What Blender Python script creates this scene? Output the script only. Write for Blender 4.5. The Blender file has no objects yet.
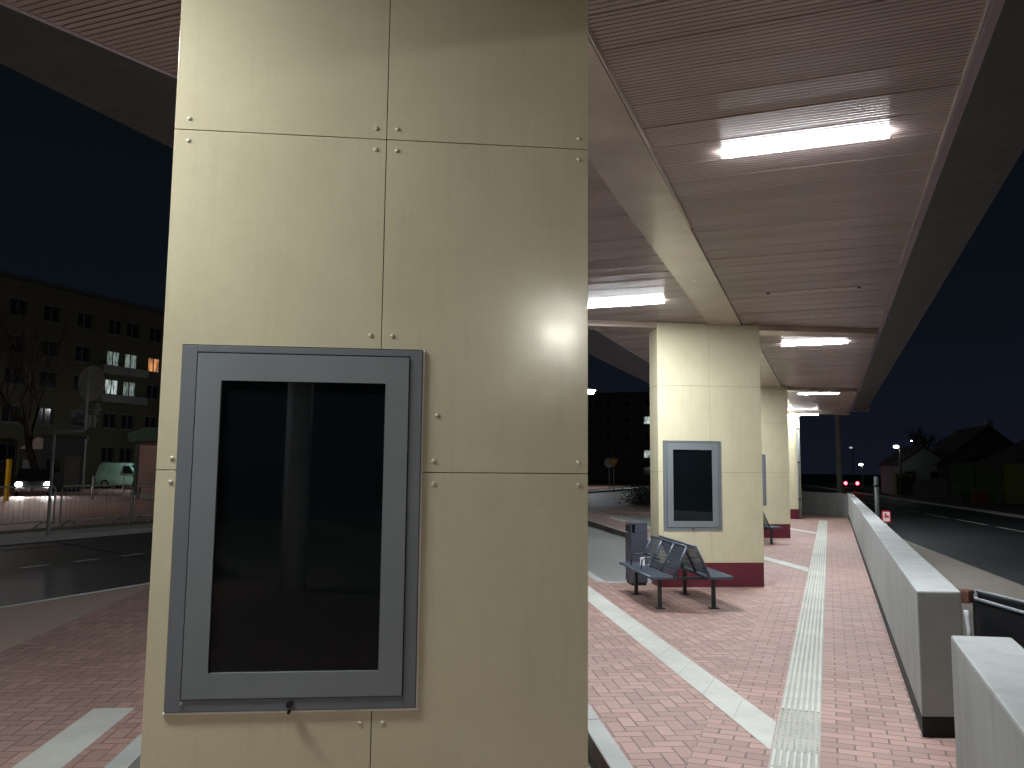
import bpy, bmesh, math, random
from mathutils import Vector, Matrix
random.seed(7)
R = math.radians
scene = bpy.context.scene
COL = scene.collection
TH = R(27)
DX = Vector((math.cos(TH), math.sin(TH), 0)); NX = Vector((-math.sin(TH), math.cos(TH), 0))

# ------------------------------------------------------------------ materials
def new_mat(name):
    m = bpy.data.materials.new(name); m.use_nodes = True
    nt = m.node_tree
    return m, nt, nt.nodes['Principled BSDF']

def coords(nt, scale=(1, 1, 1), rot=0.0, kind='Object'):
    tc = nt.nodes.new('ShaderNodeTexCoord'); mp = nt.nodes.new('ShaderNodeMapping')
    mp.inputs['Scale'].default_value = scale; mp.inputs['Rotation'].default_value = (0, 0, rot)
    nt.links.new(tc.outputs[kind], mp.inputs['Vector'])
    return mp.outputs['Vector']

def world_coords(nt, scale=(1, 1, 1), rot=0.0):
    g = nt.nodes.new('ShaderNodeNewGeometry'); mp = nt.nodes.new('ShaderNodeMapping')
    mp.inputs['Scale'].default_value = scale; mp.inputs['Rotation'].default_value = (0, 0, rot)
    nt.links.new(g.outputs['Position'], mp.inputs['Vector'])
    return mp.outputs['Vector']

def noise(nt, vec, scale, detail=4.0, rough=0.55):
    n = nt.nodes.new('ShaderNodeTexNoise')
    n.inputs['Scale'].default_value = scale; n.inputs['Detail'].default_value = detail
    n.inputs['Roughness'].default_value = rough
    nt.links.new(vec, n.inputs['Vector'])
    return n.outputs['Fac']

def ramp(nt, fac, a, b, ca, cb):
    r = nt.nodes.new('ShaderNodeValToRGB')
    r.color_ramp.elements[0].position = a; r.color_ramp.elements[1].position = b
    r.color_ramp.elements[0].color = (*ca, 1) if len(ca) == 3 else ca
    r.color_ramp.elements[1].color = (*cb, 1) if len(cb) == 3 else cb
    nt.links.new(fac, r.inputs['Fac'])
    return r.outputs['Color']

def mul(c, k): return tuple(min(1, x*k) for x in c)

def mixc(nt, fac, a, b, mode='MIX'):
    m = nt.nodes.new('ShaderNodeMix'); m.data_type = 'RGBA'; m.blend_type = mode
    for sock, val in ((m.inputs[0], fac), (m.inputs[6], a), (m.inputs[7], b)):
        if hasattr(val, 'node'): nt.links.new(val, sock)
        elif isinstance(val, (int, float)): sock.default_value = val
        else: sock.default_value = (*val, 1)
    return m.outputs[2]

def math_n(nt, op, a, b=None, c=None, clamp=False):
    m = nt.nodes.new('ShaderNodeMath'); m.operation = op; m.use_clamp = clamp
    for i, v in enumerate((a, b, c)):
        if v is None: continue
        if hasattr(v, 'node'): nt.links.new(v, m.inputs[i])
        else: m.inputs[i].default_value = v
    return m.outputs[0]

def bump(nt, bsdf, h, strength, dist=0.01):
    b = nt.nodes.new('ShaderNodeBump'); b.inputs['Strength'].default_value = strength
    b.inputs['Distance'].default_value = dist
    nt.links.new(h, b.inputs['Height']); nt.links.new(b.outputs['Normal'], bsdf.inputs['Normal'])

def simple(name, col, rough=0.5, metal=0.0, var=0.15, scale=4.0, bumps=0.0, bscale=60.0, rvar=0.1, spec=None):
    m, nt, b = new_mat(name)
    v = world_coords(nt)
    f = noise(nt, v, scale, 5)
    nt.links.new(ramp(nt, f, 0.3, 0.7, mul(col, 1-var), mul(col, 1+var)), b.inputs['Base Color'])
    f2 = noise(nt, v, scale*2.7, 3)
    nt.links.new(math_n(nt, 'MULTIPLY_ADD', f2, 2*rvar, rough-rvar, clamp=True), b.inputs['Roughness'])
    b.inputs['Metallic'].default_value = metal
    if spec is not None: b.inputs['Specular IOR Level'].default_value = spec
    if bumps: bump(nt, b, noise(nt, v, bscale, 4), bumps)
    return m

def emis(name, col, strength, base=(0.8, 0.8, 0.8)):
    m, nt, b = new_mat(name)
    b.inputs['Base Color'].default_value = (*base, 1)
    b.inputs['Emission Color'].default_value = (*col, 1)
    b.inputs['Emission Strength'].default_value = strength
    return m

M = {}
# coated facade panel
def panel_mat():
    m, nt, b = new_mat('beige_panel')
    v = world_coords(nt)
    f = noise(nt, v, 2.2, 7, 0.68)
    c = ramp(nt, f, 0.3, 0.72, (0.565, 0.51, 0.345), (0.655, 0.60, 0.415))
    runs = noise(nt, world_coords(nt, (1, 1, 0.06)), 26, 4, 0.6)
    c = mixc(nt, math_n(nt, 'MULTIPLY', ramp(nt, runs, 0.52, 0.8, (0, 0, 0), (1, 1, 1)), 0.22), c, (0.40, 0.36, 0.25))
    blot = noise(nt, v, 7.0, 6, 0.75)
    c = mixc(nt, math_n(nt, 'MULTIPLY', ramp(nt, blot, 0.58, 0.78, (0, 0, 0), (1, 1, 1)), 0.30), c, (0.44, 0.39, 0.27))
    spk = noise(nt, v, 140, 3, 0.7)
    c = mixc(nt, 0.12, c, ramp(nt, spk, 0.3, 0.7, (0.42, 0.38, 0.26), (0.72, 0.66, 0.5)))
    nt.links.new(c, b.inputs['Base Color'])
    sm = noise(nt, v, 5.5, 6, 0.7)
    nt.links.new(math_n(nt, 'MULTIPLY_ADD', sm, 0.12, 0.105), b.inputs['Roughness'])
    bump(nt, b, noise(nt, v, 1.3, 3), 0.10, 0.03)
    return m
M['panel'] = panel_mat()
M['core'] = simple('dark_backing', (0.09, 0.08, 0.06), 0.8)
M['rivet'] = simple('rivet_metal', (0.70, 0.65, 0.52), 0.22, 0.35)
M['maroon'] = simple('maroon_plinth', (0.115, 0.014, 0.026), 0.4, var=0.2, scale=6)
M['greyframe'] = simple('grey_powder_coat', (0.185, 0.208, 0.216), 0.42, 0.1, var=0.06, scale=3, bumps=0.03, bscale=400)
M['greydark'] = simple('grey_powder_coat_dark', (0.15, 0.168, 0.182), 0.45, 0.1, var=0.06, scale=3)
M['sealant'] = simple('white_sealant', (0.85, 0.84, 0.78), 0.6)
M['blackmetal'] = simple('black_metal', (0.02, 0.02, 0.022), 0.4, 0.4)
def glass_mat():
    m, nt, b = new_mat('dark_glass')
    b.inputs['Base Color'].default_value = (0.004, 0.006, 0.007, 1)
    b.inputs['Roughness'].default_value = 0.02
    b.inputs['IOR'].default_value = 1.5
    f = noise(nt, world_coords(nt), 3.0, 6, 0.7)
    nt.links.new(ramp(nt, f, 0.5, 0.8, (0.015, 0.015, 0.015), (0.07, 0.07, 0.07)), b.inputs['Roughness'])
    return m
M['glass'] = glass_mat()
def slat_mat():
    m, nt, b = new_mat('brown_metal_slats')
    v = world_coords(nt, (0.6, 3.4, 1))
    f = noise(nt, v, 1.0, 3)
    nt.links.new(ramp(nt, f, 0.3, 0.7, (0.35, 0.278, 0.262), (0.43, 0.348, 0.33)), b.inputs['Base Color'])
    b.inputs['Metallic'].default_value = 0.0; b.inputs['IOR'].default_value = 1.28
    nt.links.new(math_n(nt, 'MULTIPLY_ADD', f, 0.10, 0.17), b.inputs['Roughness'])
    return m
M['slat'] = slat_mat()
M['beam'] = simple('brown_beam', (0.44, 0.355, 0.295), 0.22, 0.05, var=0.14, scale=2.5, rvar=0.12)
M['fascia'] = simple('haze_lifted_fascia', (0.36, 0.30, 0.36), 0.5, 0.1, var=0.12, scale=1.0)  # lifted to pale mauve, lens haze put into the colour
M['trim'] = simple('aluminium_trim', (0.55, 0.47, 0.42), 0.35, 0.6)
M['roof'] = simple('roof_sheet', (0.05, 0.05, 0.055), 0.7)
M['lamp'] = emis('led_tube', (0.925, 0.99, 1.04), 1180.0)
M['lampweak'] = emis('led_tube_weak', (0.95, 0.99, 1.0), 720.0)
M['lampside'] = emis('led_tube_side', (0.95, 0.97, 1.0), 55.0)
M['lampdim'] = emis('led_tube_far', (0.95, 1.0, 1.0), 300.0)
M['lamphousing'] = simple('lamp_housing', (0.6, 0.6, 0.6), 0.4)

def concrete(name, col, stain=0.5):
    m, nt, b = new_mat(name)
    v = world_coords(nt)
    f = noise(nt, v, 1.7, 7, 0.65)
    c = ramp(nt, f, 0.3, 0.75, mul(col, 0.82), mul(col, 1.12))
    vs = noise(nt, world_coords(nt, (3.0, 3.0, 0.35)), 2.2, 4)
    c = mixc(nt, math_n(nt, 'MULTIPLY', ramp(nt, vs, 0.52, 0.75, (0, 0, 0), (1, 1, 1)), stain*0.55), c, mul(col, 0.62))
    pores = nt.nodes.new('ShaderNodeTexVoronoi'); pores.inputs['Scale'].default_value = 38
    nt.links.new(v, pores.inputs['Vector'])
    pm = ramp(nt, pores.outputs['Distance'], 0.05, 0.13, (1, 1, 1), (0, 0, 0))
    c = mixc(nt, math_n(nt, 'MULTIPLY', pm, 0.35), c, mul(col, 0.5))
    nt.links.new(c, b.inputs['Base Color'])
    b.inputs['Roughness'].default_value = 0.75
    bump(nt, b, noise(nt, v, 24, 6, 0.7), 0.15, 0.006)
    return m
M['concrete'] = concrete('precast_concrete', (0.305, 0.315, 0.303), 0.95)
M['postlift'] = simple('post_brightened_white', (0.8, 0.82, 0.84), 0.5)  # white stands in for missing light on the reflected post
M['mast'] = concrete('mast_concrete', (0.46, 0.46, 0.42), 0.3)
M['kerb'] = concrete('kerb_stone', (0.33, 0.34, 0.32), 0.3)
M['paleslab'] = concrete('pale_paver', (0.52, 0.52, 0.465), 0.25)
M['stripslab'] = concrete('guide_strip_paver', (0.45, 0.45, 0.405), 0.4)
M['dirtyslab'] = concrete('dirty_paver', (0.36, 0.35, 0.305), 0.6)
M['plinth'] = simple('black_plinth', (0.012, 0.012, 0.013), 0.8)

def asphalt(name, col, rough=0.62, sc=1.0):
    m, nt, b = new_mat(name)
    v = world_coords(nt)
    f = noise(nt, v, 0.35*sc, 6, 0.6)
    c = ramp(nt, f, 0.3, 0.7, mul(col, 0.75), mul(col, 1.25))
    g = noise(nt, v, 120, 3, 0.8)
    c = mixc(nt, 0.5, c, ramp(nt, g, 0.35, 0.7, mul(col, 0.5), mul(col, 1.7)))
    nt.links.new(c, b.inputs['Base Color'])
    nt.links.new(math_n(nt, 'MULTIPLY_ADD', f, 0.35, rough-0.2), b.inputs['Roughness'])
    bump(nt, b, g, 0.25, 0.006)
    return m
M['forecourt'] = asphalt('brown_forecourt_pavers', (0.33, 0.245, 0.20), 0.75)
M['asphalt'] = asphalt('asphalt', (0.027, 0.032, 0.033))
M['asphaltdark'] = asphalt('dark_asphalt', (0.022, 0.024, 0.025))
M['bay'] = asphalt('bay_concrete_pavers', (0.185, 0.19, 0.175), 0.6)
M['gravel'] = asphalt('gravel', (0.20, 0.17, 0.14), 0.9, 2)
M['earth'] = asphalt('earth', (0.05, 0.047, 0.035), 0.95)
M['grass'] = simple('verge_turf', (0.03, 0.04, 0.018), 0.95, var=0.5, scale=9, bumps=0.6, bscale=30)
M['paint'] = simple('road_paint', (0.62, 0.62, 0.60), 0.6, var=0.2, scale=14)

def herringbone(name, rot, w=0.1, col=(0.31, 0.182, 0.152)):
    m, nt, b = new_mat(name)
    v = world_coords(nt, (1/w, 1/w, 1), rot)
    sp = nt.nodes.new('ShaderNodeSeparateXYZ'); nt.links.new(v, sp.inputs[0])
    x, y = sp.outputs[0], sp.outputs[1]
    i = math_n(nt, 'FLOOR', x); j = math_n(nt, 'FLOOR', y)
    u = math_n(nt, 'SUBTRACT', x, i); w_ = math_n(nt, 'SUBTRACT', y, j)
    k = math_n(nt, 'FLOORED_MODULO', math_n(nt, 'SUBTRACT', i, j), 4.0)
    k1 = math_n(nt, 'COMPARE', k, 1.0, 0.1); k2 = math_n(nt, 'COMPARE', k, 2.0, 0.1)
    vert = math_n(nt, 'GREATER_THAN', k, 1.5); hor = math_n(nt, 'SUBTRACT', 1.0, vert)
    bx = math_n(nt, 'ADD', u, k1); by = math_n(nt, 'ADD', w_, k2)
    lx = math_n(nt, 'ADD', 1.0, hor); ly = math_n(nt, 'ADD', 1.0, vert)
    e = math_n(nt, 'MINIMUM', math_n(nt, 'MINIMUM', bx, math_n(nt, 'SUBTRACT', lx, bx)),
               math_n(nt, 'MINIMUM', by, math_n(nt, 'SUBTRACT', ly, by)))
    idx = math_n(nt, 'SUBTRACT', i, k1); idy = math_n(nt, 'SUBTRACT', j, k2)
    return finish_brick(m, nt, b, e, idx, idy, vert, col, 0.052)

def stretcher(name, rot, w=0.1, col=(0.31, 0.182, 0.152), offs=0.5):
    m, nt, b = new_mat(name)
    v = world_coords(nt, (1/w, 1/w, 1), rot)
    sp = nt.nodes.new('ShaderNodeSeparateXYZ'); nt.links.new(v, sp.inputs[0])
    j = math_n(nt, 'FLOOR', sp.outputs[1])
    sh = math_n(nt, 'MULTIPLY', math_n(nt, 'FLOORED_MODULO', j, 2.0), offs)
    x = math_n(nt, 'ADD', math_n(nt, 'MULTIPLY', sp.outputs[0], 0.5), sh)
    i = math_n(nt, 'FLOOR', x); u = math_n(nt, 'MULTIPLY', math_n(nt, 'SUBTRACT', x, i), 2.0)
    w_ = math_n(nt, 'SUBTRACT', sp.outputs[1], j)
    e = math_n(nt, 'MINIMUM', math_n(nt, 'MINIMUM', u, math_n(nt, 'SUBTRACT', 2.0, u)),
               math_n(nt, 'MINIMUM', w_, math_n(nt, 'SUBTRACT', 1.0, w_)))
    return finish_brick(m, nt, b, e, i, j, None, col, 0.052)

def finish_brick(m, nt, b, e, ix, iy, extra, col, gap):
    cx = nt.nodes.new('ShaderNodeCombineXYZ')
    nt.links.new(ix, cx.inputs[0]); nt.links.new(iy, cx.inputs[1])
    if extra is not None: nt.links.new(extra, cx.inputs[2])
    wn = nt.nodes.new('ShaderNodeTexWhiteNoise'); wn.noise_dimensions = '3D'
    nt.links.new(cx.outputs[0], wn.inputs['Vector'])
    c = ramp(nt, wn.outputs['Value'], 0.0, 1.0, mul(col, 0.62), mul(col, 1.28))
    v = world_coords(nt)
    big = noise(nt, v, 0.45, 5, 0.6)
    c = mixc(nt, math_n(nt, 'MULTIPLY', ramp(nt, big, 0.38, 0.66, (0, 0, 0), (1, 1, 1)), 0.40), c, (0.315, 0.24, 0.21))
    sand = noise(nt, v, 1.9, 6, 0.7)
    c = mixc(nt, math_n(nt, 'MULTIPLY', ramp(nt, sand, 0.5, 0.72, (0, 0, 0), (1, 1, 1)), 0.38), c, (0.36, 0.285, 0.25))
    dk = noise(nt, v, 0.9, 6, 0.72)
    c = mixc(nt, math_n(nt, 'MULTIPLY', ramp(nt, dk, 0.56, 0.72, (0, 0, 0), (1, 1, 1)), 0.38), c, (0.16, 0.108, 0.093))
    gum = nt.nodes.new('ShaderNodeTexVoronoi'); gum.inputs['Scale'].default_value = 1.7
    wob = noise(nt, v, 9, 3)
    nt.links.new(v, gum.inputs['Vector'])
    gm = ramp(nt, math_n(nt, 'ADD', gum.outputs['Distance'], math_n(nt, 'MULTIPLY', wob, 0.05)), 0.055, 0.075, (1, 1, 1), (0, 0, 0))
    c = mixc(nt, math_n(nt, 'MULTIPLY', gm, 0.55), c, (0.10, 0.085, 0.075))
    grain = noise(nt, v, 90, 4, 0.7)
    c = mixc(nt, 0.35, c, ramp(nt, grain, 0.3, 0.7, mul(col, 0.6), mul(col, 1.4)))
    edge = nt.nodes.new('ShaderNodeMapRange'); edge.interpolation_type = 'SMOOTHSTEP'
    edge.inputs['From Min'].default_value = gap*0.35; edge.inputs['From Max'].default_value = gap*1.6
    nt.links.new(e, edge.inputs['Value'])
    jm = ramp(nt, noise(nt, v, 3.0, 3), 0.3, 0.7, (0.085, 0.055, 0.045), (0.19, 0.132, 0.112))
    c = mixc(nt, edge.outputs[0], jm, c)
    nt.links.new(c, b.inputs['Base Color'])
    nt.links.new(math_n(nt, 'MULTIPLY_ADD', sand, 0.25, 0.55), b.inputs['Roughness'])
    h = math_n(nt, 'ADD', math_n(nt, 'MULTIPLY', edge.outputs[0], 1.0), math_n(nt, 'MULTIPLY', grain, 0.25))
    h = math_n(nt, 'ADD', h, math_n(nt, 'MULTIPLY', wn.outputs['Value'], 0.35))
    bump(nt, b, h, 0.5, 0.006)
    return m
M['herring'] = herringbone('red_herringbone_pavers', -TH)
M['bond'] = stretcher('red_bond_pavers', 0.0)
M['farbrick'] = stretcher('far_brick_paving', 0.0, 0.12, (0.30, 0.17, 0.14))
M['steel'] = simple('galvanised_steel', (0.50, 0.50, 0.49), 0.5, 0.15, var=0.2)
M['benchmetal'] = simple('slate_bench_metal', (0.064, 0.080, 0.105), 0.45, 0.2, var=0.1)
M['benchleg'] = simple('bench_leg_metal', (0.03, 0.03, 0.036), 0.4, 0.4)
M['bin'] = simple('blue_grey_bin', (0.055, 0.06, 0.085), 0.4, 0.2, var=0.1)
M['rust'] = simple('rusty_steel', (0.12, 0.05, 0.03), 0.85, 0.2, var=0.4, scale=10)
M['white'] = simple('white_plastic', (0.7, 0.7, 0.7), 0.4)
M['wood'] = simple('raw_wood', (0.28, 0.19, 0.10), 0.8, var=0.25, scale=8)
M['bark'] = simple('bark', (0.05, 0.04, 0.032), 0.9, var=0.4, scale=6, bumps=0.5, bscale=25)
M['facade'] = simple('apartment_render', (0.082, 0.073, 0.045), 0.85, var=0.12, scale=0.3)
M['facadegrey'] = simple('grey_render', (0.22, 0.22, 0.22), 0.85, var=0.12, scale=0.5)
M['winframe'] = simple('window_frame_white', (0.10, 0.10, 0.10), 0.5)
M['winglass'] = simple('window_glass', (0.012, 0.014, 0.018), 0.08, rvar=0.03)
M['rooftile'] = simple('roof_tile', (0.07, 0.05, 0.045), 0.7, var=0.3)
M['litwhite'] = emis('lit_window_cool', (0.8, 0.95, 0.9), 0.42, (0.3, 0.3, 0.3))
M['litdim'] = emis('lit_window_dim', (0.7, 0.85, 0.8), 0.12, (0.2, 0.2, 0.2))
M['litteal'] = emis('lit_window_teal', (0.2, 0.9, 0.75), 0.35, (0.2, 0.2, 0.2))
M['litorange'] = emis('lit_window_orange', (1.0, 0.42, 0.16), 0.55, (0.2, 0.2, 0.2))
def lit_mat(name, col, strength, scale):
    m, nt, b = new_mat(name)
    f = noise(nt, world_coords(nt, (1, 2.6, 0.45)), scale, 3, 0.7)
    e = ramp(nt, f, 0.38, 0.62, mul(col, 0.06), col)
    b.inputs['Base Color'].default_value = (0.1, 0.1, 0.1, 1)
    nt.links.new(e, b.inputs['Emission Color']); b.inputs['Emission Strength'].default_value = strength
    return m
M['litwhite'] = lit_mat('lit_window_cool', (0.8, 0.95, 0.9), 0.75, 2.2)
M['litdim'] = lit_mat('lit_window_dim', (0.7, 0.9, 0.8), 0.32, 2.6)
M['litorange'] = lit_mat('lit_window_orange', (1.0, 0.42, 0.16), 0.8, 1.5)
M['litlamp'] = emis('faint_lamp', (0.8, 0.9, 0.95), 0.5)
M['street'] = emis('street_lamp_glow', (0.95, 0.97, 1.0), 260.0)
M['streetbig'] = emis('street_lamp_glare', (0.95, 0.97, 1.0), 420.0)
M['streetback'] = emis('street_lamp_behind', (1.0, 0.96, 0.84), 1000.0)
M['streetsmall'] = emis('street_lamp_glow_small', (0.9, 1.0, 0.92), 20.0)
M['vanfill'] = emis('van_fill_lamp', (0.9, 1.0, 0.95), 420.0)  # glow of the fill lamp added for the van
M['squarefill'] = emis('square_fill_lamp', (1.0, 0.88, 0.8), 800.0)  # glow of the unseen fill lamp over the square
M['streetamber'] = emis('street_lamp_amber', (1.0, 0.55, 0.2), 30.0)
M['headlight'] = emis('headlight_glow', (1.0, 0.97, 1.0), 260.0)
M['taillight'] = emis('taillight_glow', (1.0, 0.06, 0.08), 14.0, (0.3, 0.02, 0.02))
M['carpaint'] = simple('dark_car_paint', (0.03, 0.028, 0.035), 0.25, 0.3)
M['vanpaint'] = simple('mint_van_paint', (0.45, 0.78, 0.68), 0.35)
M['tyre'] = simple('tyre_rubber', (0.015, 0.015, 0.015), 0.8)
M['bumper'] = simple('grey_bumper', (0.10, 0.11, 0.11), 0.6)
M['kioskwall'] = simple('pink_kiosk_cladding', (0.36, 0.24, 0.21), 0.7, var=0.12, scale=1.2)
M['pinkwall'] = simple('pink_gable_render', (0.5, 0.36, 0.32), 0.8)
M['kioskroof'] = simple('green_kiosk_roof', (0.03, 0.085, 0.05), 0.5)
M['cabin'] = simple('dark_cabin_sheet', (0.035, 0.042, 0.046), 0.6)
M['yellow'] = simple('yellow_paint', (0.55, 0.33, 0.02), 0.45)
M['signyellow'] = simple('sign_yellow', (0.75, 0.45, 0.02), 0.4)
M['signred'] = simple('sign_red', (0.5, 0.02, 0.03), 0.4)
M['signplate'] = simple('sign_plate_white', (0.75, 0.74, 0.68), 0.45)
M['signback'] = simple('sign_back_grey', (0.62, 0.57, 0.53), 0.5, 0.3)
M['signblue'] = simple('sign_pale_blue', (0.45, 0.55, 0.7), 0.4)
M['housewhite'] = simple('pale_house_render', (0.17, 0.18, 0.2), 0.85, var=0.1)
M['housedark'] = simple('dark_house_render', (0.05, 0.047, 0.05), 0.85, var=0.2)
M['limewall'] = simple('lime_painted_wall', (0.15, 0.155, 0.035), 0.8, var=0.15)
M['greenfence'] = simple('green_fence_board', (0.06, 0.09, 0.05), 0.8, var=0.2)

# ------------------------------------------------------------------ mesh builder
class MB:
    def __init__(s): s.bm = bmesh.new()
    def box(s, c, d, rz=0.0, bev=0.0, mtx=None):
        r = bmesh.ops.create_cube(s.bm, size=1.0)
        vs = r['verts']
        m = Matrix.Translation(c) @ Matrix.Rotation(rz, 4, 'Z') @ Matrix.Diagonal((*d, 1))
        if mtx is not None: m = mtx @ m
        bmesh.ops.transform(s.bm, matrix=m, verts=vs)
        if bev:
            es = list({e for v in vs for e in v.link_edges})
            bmesh.ops.bevel(s.bm, geom=es, offset=bev, segments=2, profile=0.6, affect='EDGES')
        return s
    def span(s, a, b, bev=0.0):
        c = [(a[i]+b[i])/2 for i in range(3)]; d = [abs(b[i]-a[i]) for i in range(3)]
        return s.box(c, d, bev=bev)
    def poly(s, pts):
        f = s.bm.faces.new([s.bm.verts.new(p) for p in pts])
        return f
    def prism(s, pts, a, b, axis='z', bev=0.0):
        """pts 2-D outline, extruded between a and b along axis"""
        def P(p, h): return {'z': (p[0], p[1], h), 'y': (p[0], h, p[1]), 'x': (h, p[0], p[1])}[axis]
        lo = [s.bm.verts.new(P(p, a)) for p in pts]; hi = [s.bm.verts.new(P(p, b)) for p in pts]
        fs = [s.bm.faces.new(lo[::-1]), s.bm.faces.new(hi)]
        n = len(pts)
        for i in range(n): fs.append(s.bm.faces.new((lo[i], lo[(i+1) % n], hi[(i+1) % n], hi[i])))
        bmesh.ops.recalc_face_normals(s.bm, faces=fs)
        if bev:
            es = list({e for f in fs for e in f.edges})
            bmesh.ops.bevel(s.bm, geom=es, offset=bev, segments=2, profile=0.6, affect='EDGES', clamp_overlap=True)
        return s
    def tube(s, pts, r, n=10, r2=None):
        pts = [Vector(p) for p in pts]
        rings = []
        for i, p in enumerate(pts):
            t = (pts[min(i+1, len(pts)-1)] - pts[max(i-1, 0)]).normalized()
            up = Vector((0, 0, 1)) if abs(t.z) < 0.9 else Vector((1, 0, 0))
            a = t.cross(up).normalized(); b = t.cross(a)
            rr = r if r2 is None else r + (r2-r)*i/(len(pts)-1)
            rings.append([s.bm.verts.new(p + (a*math.cos(2*math.pi*k/n) + b*math.sin(2*math.pi*k/n))*rr) for k in range(n)])
        for q, w in zip(rings, rings[1:]):
            for k in range(n):
                f = s.bm.faces.new((q[k], q[(k+1) % n], w[(k+1) % n], w[k])); f.smooth = True
        s.bm.faces.new(rings[0][::-1]); s.bm.faces.new(rings[-1])
        return s
    def cyl(s, c, r, h, axis='z', n=20, r2=None):
        d = {'z': Vector((0, 0, h/2)), 'y': Vector((0, h/2, 0)), 'x': Vector((h/2, 0, 0))}[axis]
        c = Vector(c)
        return s.tube([c-d, c+d], r, n, r2)
    def ball(s, c, r, sub=2, sc=(1, 1, 1)):
        q = bmesh.ops.create_icosphere(s.bm, subdivisions=sub, radius=r)
        bmesh.ops.transform(s.bm, matrix=Matrix.Translation(c) @ Matrix.Diagonal((*sc, 1)), verts=q['verts'])
        for v in q['verts']:
            for f in v.link_faces: f.smooth = True
        return s
    def build(s, name, mat, parent=None, recalc=True):
        if recalc: bmesh.ops.recalc_face_normals(s.bm, faces=s.bm.faces[:])
        me = bpy.data.meshes.new(name); s.bm.to_mesh(me); s.bm.free()
        if mat: me.materials.append(M[mat] if isinstance(mat, str) else mat)
        o = bpy.data.objects.new(name, me); COL.objects.link(o)
        if parent: o.parent = parent
        return o

def thing(name, label, cat, loc=(0, 0, 0), rz=0.0, group=None):
    o = bpy.data.objects.new(name, None); COL.objects.link(o)
    o.location = loc; o.rotation_euler = (0, 0, rz); o.empty_display_size = 0.2
    o['label'] = label; o['category'] = cat
    if group: o['group'] = group
    return o
def tag(o, label, cat, group=None):
    o['label'] = label; o['category'] = cat
    if group: o['group'] = group
    return o
def struct(o):
    o['kind'] = 'structure'; return o
def dup(root, loc, rz, label, group=None):
    r = root.copy(); COL.objects.link(r); r.location = loc; r.rotation_euler = (0, 0, rz)
    r['label'] = label
    if group: r['group'] = group
    for ch in list(root.children):
        c = ch.copy(); COL.objects.link(c); c.parent = r
        for g in list(ch.children):
            q = g.copy(); COL.objects.link(q); q.parent = c
    return r

# ------------------------------------------------------------------ layout
PIL = [Vector((-0.842, 2.98, 0)), Vector((-0.91, 12.56, 0)), Vector((-0.94, 22.06, 0)), Vector((-0.94, 31.15, 0))]
PW, PT, ZC = 1.556, 0.43, 3.83
ROADX, FARX = -9.0, -17.05
ZB = -0.12

# ---- ground
g = MB(); g.poly([(-600, -600, -0.16), (600, -600, -0.16), (600, 900, -0.16), (-600, 900, -0.16)])
struct(g.build('ground', 'earth'))
g = MB(); g.poly([(FARX, -80, ZB), (ROADX+0.6, -80, ZB), (ROADX+0.6, 260, ZB), (FARX, 260, ZB)])
struct(g.build('road', 'asphalt'))
g = MB(); g.poly([(ROADX+0.6, -12, ZB), (0.3, -12, ZB), (0.3, 45, ZB), (ROADX+0.6, 45, ZB)])
struct(g.build('bus_bay', 'bay'))
# far pavement beyond the left road
g = MB(); g.span((-60, -20, -0.15), (FARX-0.15, 90, 0.0)); struct(g.build('far_pavement', 'farbrick'))
g = MB()
y = -20
while y < 90:
    g.span((FARX-0.15, y+0.004, -0.15), (FARX+0.0, y+1.0, 0.012), bev=0.012); y += 1.0
struct(g.build('kerb', 'kerb'))
g = MB(); g.poly([(FARX-0.152, -20, 0.004), (FARX-0.152, 90, 0.004), (FARX-1.25, 90, 0.004), (FARX-1.25, -20, 0.004)])
struct(g.build('footpath', 'kerb'))
g = MB(); g.poly([(FARX-1.25, -20, 0.008), (FARX-1.25, 90, 0.008), (FARX-2.2, 90, 0.008), (FARX-2.2, -20, 0.008)])
struct(g.build('grass_strip', 'grass'))
# road dashes
g = MB()
y = 10.35 - 1.08*20
for k in range(60):
    g.poly([(-13.08, y, ZB+0.004), (-12.96, y, ZB+0.004), (-12.96, y+0.55, ZB+0.004), (-13.08, y+0.55, ZB+0.004)]); y += 1.08
struct(g.build('road_marking', 'paint'))

# ---- platform lobes (saw-tooth bus platform)
def loc(P, a, b, z=0.0): return P + DX*a + NX*b + Vector((0, 0, z))
def hit_x(P, a, X):   # point on the line d=a that reaches X
    p = loc(P, a, 0); t = (p.x - X)/math.sin(TH)
    return p + NX*t
PX = [Vector((-0.80, -6.55, 0))] + PIL + [Vector((-0.94, 40.6, 0))]
XW = 1.0
SPLITX = -0.80
left = MB(); right = MB(); kerbs = MB(); strips = MB()
def kerb_run(a, b, inside):
    a = Vector(a); b = Vector(b); L = (b-a).length; t = (b-a).normalized(); s_ = t.cross(Vector((0, 0, 1)))
    if s_.dot(Vector(inside)-a) < 0: s_ = -s_
    n = max(1, int(L)); st = L/n; ang = math.atan2(t.y, t.x)
    for k in range(n):
        c = a + t*(st*(k+0.5)) + s_*0.065
        kerbs.box((c.x, c.y, -0.075), (st-0.006, 0.13, 0.16), rz=ang, bev=0.01)
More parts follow.
